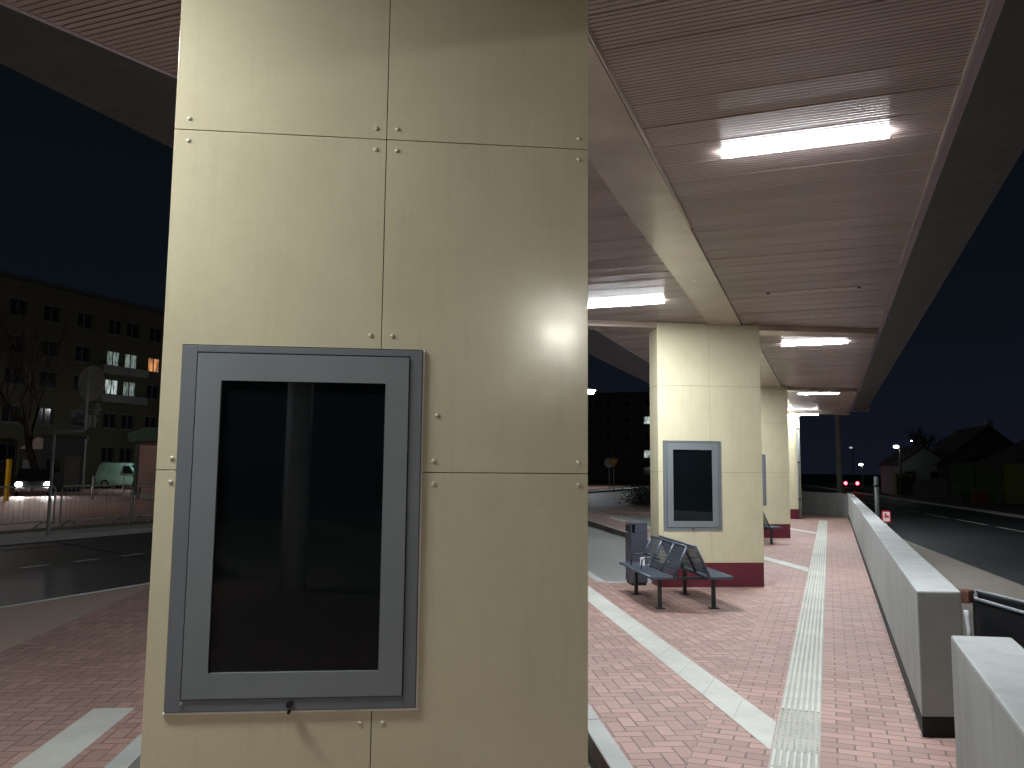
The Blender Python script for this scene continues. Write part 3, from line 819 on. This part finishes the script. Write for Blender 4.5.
street_lamp('slender street lamp with small light right of the brighter one', (7.3, 83.3, 0), 4.5, (-0.1, 0), 'streetsmall', 0.12)
street_lamp('small distant street lamp right of the concrete mast, above the red car', (3.45, 98.2, 0), 2.5, (-0.15, 0), 'streetsmall', 0.20)
street_lamp('faint high street lamp glimmering close beside the concrete mast', (3.3, 130.1, 0), 5.2, (-0.2, 0), 'litlamp', 0.22)
street_lamp('dim small street lamp just above the red tail lights', (2.75, 118, 0), 0.95, (-0.1, 0), 'streetsmall', 0.13)
street_lamp('added white lamp out of view beyond the left frame edge to light the square', (-33.5, 20.5, 0), 7.0, (0.6, 0), 'squarefill', 0.20)  # unseen fill lamp, added to light the van, tree and brick paving
street_lamp('amber street lamp beyond the left frame edge near the apartment block', (-52.5, 34.0, 0), 6.5, (0.5, 0), 'streetamber', 0.20)
street_lamp('white street lamp behind the photographer whose reflection gleams on the near pillar', (17.0, -21.0, 0), 7.0, (-0.6, 0.3), 'streetback', 0.28)
street_lamp('added white lamp hidden behind the near pillar to brighten the van', (-41.3, 45.4, 0), 3.6, (-0.5, -0.3), 'vanfill', 0.22)  # added fill, kept out of sight, only there to brighten the van

# ------------------------------------------------------------------ vehicles
def vehicle(name, label, cat, base, rz, prof, width, cabin, paint, wheels, side_windows, windscreen, rear_win, head=None, tail=None, r=0.31):
    """prof: side outline (x forward, z); cabin narrows above the belt line"""
    t = thing(name, label, cat, base, rz)
    g = MB(); hw = width/2
    belt, top = cabin
    def inset(z): return 0.0 if z <= belt else 0.16*(z-belt)/(top-belt)
    a = [g.bm.verts.new((x, -hw+inset(z), z)) for x, z in prof]; b = [g.bm.verts.new((x, hw-inset(z), z)) for x, z in prof]
    n = len(prof); fs = [g.bm.faces.new(a), g.bm.faces.new(b[::-1])]
    for i in range(n): fs.append(g.bm.faces.new((a[i], b[i], b[(i+1) % n], a[(i+1) % n])))
    bmesh.ops.recalc_face_normals(g.bm, faces=fs)
    bmesh.ops.bevel(g.bm, geom=list({e for f in fs for e in f.edges}), offset=0.045, segments=3, profile=0.5, affect='EDGES', clamp_overlap=True)
    for f in g.bm.faces: f.smooth = True
    g.build('body', paint, t)
    for s in (-1, 1):
        for w in side_windows:
            g = MB()
            vs = [g.bm.verts.new((x, s*(hw-inset(z)+0.006), z)) for x, z in w]
            vs2 = [g.bm.verts.new((x, s*(hw-inset(z)-0.02), z)) for x, z in w]
            g.bm.faces.new(vs); g.bm.faces.new(vs2[::-1]); m = len(w)
            for i in range(m): g.bm.faces.new((vs[i], vs2[i], vs2[(i+1) % m], vs[(i+1) % m]))
            g.build('side_window', 'winglass', t)
        for wx in wheels:
            g = MB(); g.cyl((wx, s*(hw-0.09), r), r, 0.2, 'y', 24); ty = g.build('wheel', 'tyre', t)
            g = MB(); g.cyl((wx, s*(hw+0.008), r), r*0.62, 0.03, 'y', 16); g.build('rim', 'steel', ty)
    for nm, wdw in (('windscreen', windscreen), ('rear_window', rear_win)):
        if not wdw: continue
        (x0, z0), (x1, z1) = wdw
        d = 0.012 if nm == 'windscreen' else -0.012
        g = MB(); g.poly([(x0+d, -hw+inset(z0)+0.1, z0+0.012), (x0+d, hw-inset(z0)-0.1, z0+0.012), (x1+d, hw-inset(z1)-0.07, z1+0.012), (x1+d, -hw+inset(z1)+0.07, z1+0.012)])
        ob = g.build(nm, 'winglass', t)
        so = ob.modifiers.new('thick', 'SOLIDIFY'); so.thickness = 0.02
    if head:
        for s in (-1, 1):
            g = MB(); g.ball((head[0], s*(hw-0.2), head[1]), 0.14, 2, (0.5, 1.25, 0.85)); g.build('headlight', head[2], t)
    if tail:
        for s in (-1, 1):
            g = MB(); g.ball((tail[0], s*(hw-0.4), tail[1]), 0.13, 2, (0.4, 1.0, 1.1)); g.build('taillight', tail[2], t)
    g = MB(); g.box((max(x for x, z in prof)-0.02, 0, 0.36), (0.12, width*0.94, 0.2), bev=0.04); g.build('bumper', 'bumper', t)
    g = MB(); g.box((min(x for x, z in prof)+0.02, 0, 0.36), (0.12, width*0.94, 0.2), bev=0.04); g.build('bumper', 'bumper', t)
    return t
car_prof = [(-2.0, 0.25), (2.0, 0.25), (2.05, 0.62), (1.95, 0.80), (0.95, 0.95), (0.25, 1.42), (-0.95, 1.45), (-1.75, 1.0), (-2.02, 0.92)]
car_win = [[(-1.45, 0.98), (-0.45, 0.98), (-0.45, 1.37), (-0.9, 1.37)], [(-0.38, 0.98), (0.72, 0.98), (0.2, 1.36), (-0.38, 1.37)]]
ang = math.atan2(-31.3, 39.3) 
vehicle('parked_car', 'dark car facing the station with both headlights glaring', 'car', (-40.9, 32.9, 0.0), ang, car_prof, 1.72, (0.93, 1.45), 'carpaint', (-1.25, 1.3), car_win, ((0.98, 0.96), (0.28, 1.40)), ((-1.74, 1.02), (-0.98, 1.42)), head=(2.02, 0.62, 'headlight'), tail=(-2.0, 0.8, 'signred'))
vehicle('driving_car', 'dark car driving away down the right road with red tail lights', 'car', (1.64, 77, -0.01), R(93), car_prof, 1.0+0.72, (0.93, 1.45), 'carpaint', (-1.25, 1.3), car_win, ((0.98, 0.96), (0.28, 1.40)), ((-1.74, 1.02), (-0.98, 1.42)), head=(2.02, 0.62, 'lamphousing'), tail=(-2.03, 0.78, 'taillight'))
van_prof = [(-1.95, 0.28), (1.95, 0.28), (2.0, 0.55), (1.95, 0.86), (1.25, 1.05), (0.62, 1.72), (0.2, 1.84), (-1.5, 1.84), (-1.85, 1.70), (-2.0, 0.9)]
van_win = [[(0.15, 1.10), (1.02, 1.10), (0.58, 1.62), (0.15, 1.64)]]
vehicle('delivery_van', 'small mint white panel van parked beside the kiosk', 'van', (-47.3, 45.6, 0.0), R(12), van_prof, 1.68, (1.05, 1.84), 'vanpaint', (-1.2, 1.25), van_win, ((1.27, 1.06), (0.66, 1.68)), None, head=(1.95, 0.72, 'winframe'), tail=(-1.95, 0.95, 'signred'), r=0.32)
# beams of the lit headlights
for s in (-1, 1):
    ld = bpy.data.lights.new('headlight_beam', 'SPOT'); ld.energy = 200; ld.spot_size = R(70); ld.spot_blend = 0.6; ld.shadow_soft_size = 0.06; ld.color = (1, 0.93, 0.86)
    lo = bpy.data.objects.new('headlight_beam', ld); COL.objects.link(lo)
    par = bpy.data.objects['parked_car']; lo.parent = par
    lo.location = (2.2, s*0.66, 0.62); lo.rotation_euler = (0, R(84), 0); lo.rotation_euler = (R(90-9), 0, R(-90))

# ------------------------------------------------------------------ kiosk
t = thing('kiosk', 'pink clad kiosk with green roof behind the van', 'kiosk', (-32.2, 34.5, 0.0), R(40))
g = MB()
for k in range(15): g.span((-2.0, -1.5, 0.22+k*0.178), (2.0, 1.5, 0.22+k*0.178+0.172), bev=0.006)
g.build('cladding', 'kioskwall', t)
g = MB(); g.span((-2.08, -1.58, 0.0), (2.08, 1.58, 0.215)); g.build('plinth', 'kerb', t)
g = MB(); g.prism([(-2.4, 2.90), (2.4, 2.90), (2.4, 3.25), (1.6, 3.6), (-1.6, 3.6), (-2.4, 3.25)], -1.9, 1.9, axis='y', bev=0.02); g.build('roof', 'kioskroof', t)
for sx in (-2.0, 2.0):
    for sy in (-1.5, 1.5):
        g = MB(); g.box((sx, sy, 1.56), (0.14, 0.14, 2.66)); g.build('corner_post', 'kioskroof', t)
g = MB(); g.box((-0.6, -1.52, 1.3), (0.9, 0.05, 2.0), bev=0.01); g.build('door', 'greydark', t)

# ------------------------------------------------------------------ cranked traffic sign
def turn(g, a=R(-20)):
    m = Matrix.Translation((0.78, 0, 0)) @ Matrix.Rotation(a, 4, 'Z') @ Matrix.Translation((-0.78, 0, 0))
    bmesh.ops.transform(g.bm, matrix=m, verts=g.bm.verts[:]); return g
t = thing('traffic_sign', 'round traffic sign with small plates on a cranked grey post, seen from behind', 'traffic sign', (-17.25, 14.35, 0.0), R(20))
g = MB(); g.tube([(0, 0, 0), (0, 0, 2.42), (0.02, 0, 2.45), (0.72, 0, 2.47), (0.74, 0, 2.5), (0.74, 0, 4.0)], 0.036, 10); g.build('post', 'steel', t)
g = MB(); g.cyl((0.78, 0.045, 3.62), 0.43, 0.012, 'y', 36); turn(g).build('round_plate', 'signback', t)
g = MB(); g.box((0.78, 0.03, 3.75), (0.6, 0.02, 0.04)); g.box((0.78, 0.03, 3.48), (0.6, 0.02, 0.04)); turn(g).build('clamp', 'steel', t)
for x, z, w_, h_ in ((0.58, 3.0, 0.17, 0.26), (1.0, 3.0, 0.15, 0.26)):
    g = MB(); g.box((x, 0.045, z), (w_, 0.012, h_), bev=0.003); turn(g).build('small_plate', 'signplate', t)
for x in (0.64, 0.80, 0.96):
    g = MB(); g.box((x, 0.045, 2.7), (0.075, 0.012, 0.30), bev=0.003); turn(g).build('stripe_plate', 'signplate', t)
g = MB(); g.box((0.78, 0.03, 2.98), (0.62, 0.018, 0.03)); g.box((0.78, 0.03, 2.72), (0.5, 0.018, 0.03)); g.build('bracket', 'steel', t)

# ------------------------------------------------------------------ crowd barriers
def barrier():
    t = thing('crowd_barrier', '', 'barrier', (0, 0, 0), R(90), 'steel crowd barriers along the far pavement')
    g = MB(); g.tube([(-1.15, 0, 0.12), (-1.15, 0, 1.02), (-1.07, 0, 1.1), (1.07, 0, 1.1), (1.15, 0, 1.02), (1.15, 0, 0.12)], 0.021, 8); g.tube([(-1.15, 0, 0.2), (1.15, 0, 0.2)], 0.018, 8); g.build('frame', 'steel', t)
    g = MB()
    for k in range(15): g.tube([(-1.0+k*0.143, 0, 0.2), (-1.0+k*0.143, 0, 1.1)], 0.0045, 6)
    g.build('bars', 'steel', t)
    for x in (-0.85, 0.85):
        g = MB(); g.tube([(x-0.02, -0.3, 0.01), (x, -0.22, 0.1), (x, 0, 0.2), (x, 0.22, 0.1), (x-0.02, 0.3, 0.01)], 0.02, 8); g.build('foot', 'steel', t)
    return t
b0 = barrier(); b0.location = (-18.75, 14.6, 0.008); b0['label'] = 'steel crowd barrier nearest the left frame edge, before the headlights'
dup(b0, (-18.7, 17.05, 0.008), R(90), 'steel crowd barrier right of the cranked sign post, before the van')
dup(b0, (-18.8, 19.5, 0.008), R(92), 'steel crowd barrier before the kiosk, close to the near pillar')
dup(b0, (-18.75, 12.1, 0.008), R(88), 'steel crowd barrier at the far left, cut by the frame')

# yellow post
t = thing('yellow_post', 'slim yellow post at the left edge beside the glaring car', 'post', (-35.3, 27.1, 0))
g = MB(); g.box((0, 0, 0.95), (0.16, 0.16, 1.9), bev=0.015); g.build('shaft', 'yellow', t)
g = MB(); g.box((0, 0, 1.93), (0.2, 0.2, 0.05), bev=0.01); g.build('cap', 'blackmetal', t)
# slim posts by the car park
for k, (x, y) in enumerate(((-33.5, 30.2), (-32.6, 31.2))):
    g = MB(); g.cyl((x, y, 0.55), 0.04, 1.1, n=10); g.ball((x, y, 1.1), 0.04, 1)
    tag(g.build('bollard', 'steel'), ('thin steel bollard nearer the headlights, left of the van', 'thin steel bollard nearer the van, right of its twin')[k], 'bollard', 'steel bollards beside the van')

# ------------------------------------------------------------------ bare tree
def bare_tree(label, base, h, seed):
    t = thing('bare_tree', label, 'tree', base)
    rnd = random.Random(seed)
    trunk = MB(); crown = MB()
    def grow(mb, p, d, L, r, depth):
        pts = [p]; q = p; dd = d
        for k in range(4):
            dd = (dd + Vector((rnd.uniform(-.16, .16), rnd.uniform(-.16, .16), rnd.uniform(-.03, .10)))).normalized()
            q = q + dd*L/4; pts.append(q)
        mb.tube(pts, r, 7 if depth < 2 else 5, r*0.6)
        if depth >= 5: return
        for k in range(rnd.choice((3, 3, 4))):
            i = rnd.choice((2, 3, 4, 4))
            ax = Vector((rnd.uniform(-1, 1), rnd.uniform(-1, 1), rnd.uniform(0.0, 0.9))).normalized()
            grow(crown, pts[i], (dd*0.7+ax*0.75).normalized(), L*rnd.uniform(0.6, 0.8), r*0.55, depth+1)
    grow(trunk, Vector((0, 0, 0)), Vector((0.02, 0, 1)), h*0.33, 0.26, 0)
    trunk.build('trunk', 'bark', t); crown.build('crown', 'bark', t)
    return t
bare_tree('bare leafless tree in front of the apartment block, beside the car headlights', (-45.6, 37.0, 0), 16.5, 4)
bare_tree('bare tree at the far left frame edge close to the yellow post', (-46.0, 34.2, 0), 14.0, 11)

# ------------------------------------------------------------------ apartment block
t = thing('apartment_block', 'dark four storey apartment block with a few lit windows beyond the square', 'building', (-56.3, 0, 0))
YA, YB, ZT = 24.0, 72.0, 15.45
rows = [13.4, 10.66, 8.25, 5.4, 2.55]
cols_ = [26.5, 29.3, 32.2, 35.0, 37.4, 40.2, 43.1, 45.95, 49.0, 52.1, 54.0, 56.6, 59.3, 62.0, 65.0, 68.0]
g = MB()
g.span((-12, YA, 0), (-0.25, YB, ZT), bev=0.0)
zs = [0.0]
# outer skin with real window openings: piers and spandrels
hw, hh = 0.72, 0.66
edges = []
y = YA
for c in cols_:
    g.span((-0.25, y, 0.0), (0.0, c-hw, ZT-0.02)); y = c+hw
g.span((-0.25, y, 0.0), (0.0, YB, ZT-0.02))
for c in cols_:
    z = 0.0
    for r_ in sorted(rows):
        g.span((-0.25, c-hw, z), (-0.001, c+hw, r_-hh)); z = r_+hh
    g.span((-0.25, c-hw, z), (-0.001, c+hw, ZT-0.02))
g.build('wall', 'facade', t)
g = MB(); g.span((-12.3, YA-0.3, ZT), (0.35, YB+0.3, ZT+0.28), bev=0.02); g.build('roof', 'roof', t)
lit = {(52.1, 10.66): 'litdim', (54.0, 10.66): 'litdim', (52.1, 8.25): 'litwhite', (54.0, 8.25): 'litdim', (56.6, 10.66): 'litorange'}
for c in cols_:
    for r_ in rows:
        if c > 63: continue
        g = MB()
        for s in (-1, 1): g.box((-0.16, c+s*(hw-0.04), r_), (0.08, 0.08, 2*hh))
        g.box((-0.16, c, r_+hh-0.04), (0.08, 2*hw-0.16, 0.08)); g.box((-0.16, c, r_-hh+0.04), (0.08, 2*hw-0.16, 0.08)); g.box((-0.16, c, r_), (0.07, 0.07, 2*hh-0.16))
        g.box((0.03, c, r_-hh-0.03), (0.14, 2*hw+0.1, 0.05))
        f = g.build('window', 'winframe', t)
        g = MB(); g.span((-0.20, c-hw+0.08, r_-hh+0.08), (-0.185, c+hw-0.08, r_+hh-0.08)); g.build('pane', lit.get((c, r_), 'winglass'), f)
g = MB(); g.span((0.02, 50.3, 6.9), (0.9, 55.1, 7.55)); g.build('balcony', 'facadegrey', t); g = MB(); g.span((0.02, 50.3, 9.3), (0.9, 55.1, 9.95)); g.build('balcony', 'facadegrey', t)

# dark cabin between the car and the van
t = thing('site_cabin', 'dark boxy cabin standing between the glaring car and the van', 'cabin', (-45.3, 38.55, 0.0), R(46))
g = MB(); g.span((-1.15, -1.2, 0.15), (1.15, 1.2, 3.35), bev=0.03); g.build('wall', 'cabin', t)
g = MB(); g.span((-1.25, -1.3, 3.355), (1.25, 1.3, 3.50), bev=0.02); g.build('roof', 'roof', t)
g = MB(); g.span((0.1, -1.235, 0.2), (0.95, -1.202, 2.2), bev=0.005); d_ = g.build('door', 'bumper', t)
g = MB(); g.cyl((0.2, -1.26, 1.15), 0.02, 0.05, 'y', 10); g.build('handle', 'steel', d_)
g = MB(); g.span((-0.9, -1.23, 1.2), (-0.15, -1.202, 2.0), bev=0.005); g.build('window', 'winglass', t)
g = MB(); g.span((-1.0, -1.1, 0.0), (1.0, 1.1, 0.149)); g.build('skid', 'blackmetal', t)
# small lit gable wall seen between the branches
t = thing('garden_shed', 'small shed with pale pink lit gable seen between the tree branches', 'shed', (-53.2, 42.5, 0), R(50))
g = MB(); g.span((-0.7, -1.5, 0), (0.7, 1.5, 2.75)); g.build('wall', 'housedark', t)
g = MB(); g.prism([(-0.7, 2.76), (0.7, 2.76), (0.7, 3.5), (0.35, 3.6)], -1.5, 1.5, axis='y'); g.build('gable', 'pinkwall', t)
g = MB(); g.box((0, -1.53, 1.0), (0.9, 0.05, 2.0)); g.build('door', 'greydark', t)

# ------------------------------------------------------------------ beyond the gap between the pillars
t = thing('yield_sign', 'yellow triangular yield sign on a pole seen between the two pillars', 'traffic sign', (-16.9, 67.8, 0))
g = MB(); g.cyl((0, 0, 1.4), 0.035, 2.8, n=10); g.build('pole', 'steel', t)
def tri(s, y): return [(-0.5*s, 0.29*s), (0.5*s, 0.29*s), (0, -0.58*s)]
g = MB(); g.prism([(x, z+2.35) for x, z in tri(0.98, 0)], -0.07, -0.05, axis='y', bev=0.004); g.build('red_border', 'signred', t)
g = MB(); g.prism([(x, z+2.355) for x, z in tri(0.76, 0)], -0.082, -0.071, axis='y'); g.build('yellow_face', 'signyellow', t)
t = thing('round_sign', 'pale round sign half hidden behind the yellow yield sign', 'traffic sign', (-17.75, 69.6, 0))
g = MB(); g.cyl((0, 0, 1.1), 0.035, 2.2, n=10); g.build('pole', 'steel', t)
g = MB(); g.cyl((0, -0.06, 2.3), 0.42, 0.015, 'y', 28); g.build('plate', 'signblue', t)
t = thing('tower_block', 'distant dark tower block with a column of lit windows beside the pillar', 'building', (-33, 125, 0))
g = MB(); g.span((-7, 0, 0), (9.6, 10, 13.5)); g.span((-7.2, -0.2, 13.5), (9.8, 10.2, 13.8)); g.build('wall', 'housedark', t)
for k in range(5):
    for q, x in enumerate((-5, -2, 1, 4, 7.1)):
        z = 1.6+k*2.6
        g = MB(); g.box((x, -0.04, z), (1.1, 0.06, 1.3)); f = g.build('window', 'winframe', t)
        m_ = 'litwhite' if (q == 4 and k in (1, 3)) else 'winglass'
        g = MB(); g.box((x, -0.08, z), (0.9, 0.02, 1.1)); g.build('pane', m_, f)
t = thing('evergreen_bush', 'dark green bush at the road edge beside the second pillar', 'bush', (-8.6, 40.5, 0))
g = MB(); rb = random.Random(5)
for k in range(900):
    v = Vector((rb.gauss(0, 0.42), rb.gauss(0, 0.42), abs(rb.gauss(0.35, 0.3))))
    a = Vector((rb.uniform(-1, 1), rb.uniform(-1, 1), rb.uniform(-1, 1))).normalized()*0.07; b = a.cross(Vector((rb.uniform(-1, 1), rb.uniform(-1, 1), rb.uniform(-1, 1)))).normalized()*0.035
    g.bm.faces.new([g.bm.verts.new(v+q) for q in (-a, b, a, -b)])
M['leaf'] = simple('dark_leaf', (0.02, 0.035, 0.016), 0.7, var=0.4, scale=7)
g.build('leaves', 'leaf', t, recalc=False)
g = MB()
for k in range(6): g.tube([(0, 0, 0), (rb.uniform(-.3, .3), rb.uniform(-.3, .3), 0.7)], 0.018, 6, 0.006)
g.build('stem', 'bark', t)

# ------------------------------------------------------------------ houses across the right road
def house(label, base, rz, w, d, h, ridge, wall, roofm, wins=(), door=None, gable_front=True, chimney=None):
    t = thing('house', label, 'house', base, rz, 'houses across the right road')
    g = MB(); g.prism([(-w/2, 0), (w/2, 0), (w/2, h), (0, ridge-0.06), (-w/2, h)], -d/2, d/2, axis='y'); g.build('wall', wall, t)
    g = MB()
    for s in (-1, 1):
        L = math.hypot(w/2, ridge-h); ang = math.atan2(ridge-h, w/2)
        m = Matrix.Translation((s*w/4, 0, (h+ridge)/2+0.02)) @ Matrix.Rotation(s*ang, 4, 'Y')
        g.box((s*0.1, 0, 0), (L+0.3, d+0.5, 0.1), mtx=m)
    rf = g.build('roof', roofm, t)
    if chimney:
        g = MB(); g.box((chimney, 0, ridge+0.15), (0.45, 0.45, 1.1)); g.build('chimney', 'facadegrey', rf)
    for x, z in wins:
        g = MB(); g.box((x, -d/2-0.03, z), (0.85, 0.06, 1.1)); f = g.build('window', 'winframe', t)
        g = MB(); g.box((x, -d/2-0.065, z), (0.7, 0.02, 0.95)); g.build('pane', 'winglass', f)
    if door is not None:
        g = MB(); g.box((door, -d/2-0.03, 1.0), (0.95, 0.06, 2.0)); g.build('door', 'greydark', t)
    return t
house('pale rendered house with low gable below the brightest right street lamp', (6.2, 72, 0.0), R(8), 3.6, 6, 2.4, 3.7, 'housewhite', 'rooftile', ((-0.9, 1.3), (0.9, 1.3)))
house('large dark house with a steep pale edged roof at the right', (10.6, 73, 0.0), R(8), 7.0, 7, 2.4, 5.2, 'housedark', 'rooftile', ((-2.2, 1.4), (2.0, 1.4)), 0.0, chimney=1.2)
house('dark green house nearest the right frame edge behind the lime wall', (12.2, 58, 0.0), R(8), 6.0, 6, 2.2, 3.8, 'greenfence', 'rooftile', ((-1.6, 1.3),))
t = thing('lime_shed', 'narrow lime yellow shed under the right street lamps', 'shed', (5.05, 66.9, 0.0), R(8))
g = MB(); g.span((-0.55, -0.5, 0), (0.55, 0.5, 1.55)); g.build('wall', 'limewall', t)
g = MB(); g.span((-0.65, -0.6, 1.55), (0.65, 0.6, 1.65)); g.build('roof', 'greydark', t)
g = MB(); g.box((0.0, -0.53, 0.7), (0.07, 0.04, 1.4)); g.box((0.25, -0.53, 0.75), (0.3, 0.04, 1.3)); g.build('door', 'greenfence', t)
t = thing('boundary_wall', 'lime painted boundary wall at the right frame edge across the road', 'wall', (8.9, 52, 0), R(-12))
for k in range(4):
    g = MB(); g.span((-2.6+k*1.32, -0.1, 0.0), (-2.6+k*1.32+1.27, 0.1, 2.25-0.12*(k % 2)), bev=0.01); g.build('wall_panel', 'limewall' if k > 1 else 'greenfence', t)
for k in range(5):
    g = MB(); g.box((-2.63+k*1.32, 0, 1.15), (0.045, 0.3, 2.35)); g.build('pier', 'greenfence', t)
t = thing('board_fence', 'grey board fence between the dark house and the lime wall', 'fence', (7.05, 61.5, 0), R(-9))
g = MB()
for k in range(22): g.box((-1.6+k*0.15, 0, 0.65), (0.13, 0.03, 1.25+0.03*(k % 3)), bev=0.004)
g.build('boards', 'facadegrey', t)
for k in range(3):
    g = MB(); g.box((-1.6+k*1.6, 0.06, 0.7), (0.1, 0.08, 1.4)); g.build('fence_post', 'greydark', t)
t = thing('utility_cabinet', 'small brown utility cabinet in front of the board fence across the road', 'cabinet', (7.55, 50.5, 0.05))
g = MB(); g.box((0, 0, 0.36), (0.75, 0.35, 0.72), bev=0.01); g.build('body', 'rust', t)
g = MB(); g.box((0, 0, 0.745), (0.82, 0.42, 0.05), bev=0.01); g.build('lid', 'greydark', t)
bare_tree('dark bare tree behind the houses across the right road', (8.3, 79, 0), 7.0, 21)

# ------------------------------------------------------------------ night sky
wd = bpy.data.worlds.new('World'); scene.world = wd; wd.use_nodes = True
nt = wd.node_tree; bg = nt.nodes['Background']
tc = nt.nodes.new('ShaderNodeTexCoord'); sp = nt.nodes.new('ShaderNodeSeparateXYZ'); nt.links.new(tc.outputs['Generated'], sp.inputs[0])
rp = nt.nodes.new('ShaderNodeValToRGB'); cr = rp.color_ramp
cr.elements[0].position = 0.0; cr.elements[0].color = (0.0080, 0.0098, 0.0190, 1)
cr.elements[1].position = 0.5; cr.elements[1].color = (0.0022, 0.0050, 0.0054, 1)
e = cr.elements.new(0.17); e.color = (0.0046, 0.0072, 0.0115, 1)
nt.links.new(sp.outputs[2], rp.inputs['Fac']); nt.links.new(rp.outputs['Color'], bg.inputs['Color'])
bg.inputs['Strength'].default_value = 0.75

# ------------------------------------------------------------------ camera
F, pit, rol, yaw = 818.9, 0.10396, 0.0097, -0.36834
f = Vector((math.sin(yaw)*math.cos(pit), math.cos(yaw)*math.cos(pit), math.sin(pit)))
rt = Vector((math.cos(yaw), -math.sin(yaw), 0)); up = rt.cross(f)
r2 = rt*math.cos(rol) + up*math.sin(rol); u2 = -rt*math.sin(rol) + up*math.cos(rol)
cam = bpy.data.cameras.new('camera'); co = bpy.data.objects.new('camera', cam); COL.objects.link(co)
co.matrix_world = Matrix(((r2.x, u2.x, -f.x, 0), (r2.y, u2.y, -f.y, 0), (r2.z, u2.z, -f.z, 1.65), (0, 0, 0, 1)))
cam.sensor_width = 36; cam.lens = F/1024*36; cam.clip_start = 0.05; cam.clip_end = 2000
scene.camera = co
scene.view_settings.view_transform = 'Standard'; scene.view_settings.look = 'None'
scene.view_settings.exposure = 0.0; scene.view_settings.gamma = 1.0
scene.cycles.use_denoising = True
try: scene.cycles.denoiser = 'OPENIMAGEDENOISE'
except Exception: pass
scene.cycles.sample_clamp_indirect = 6.0
scene.cycles.max_bounces = 10; scene.cycles.diffuse_bounces = 5
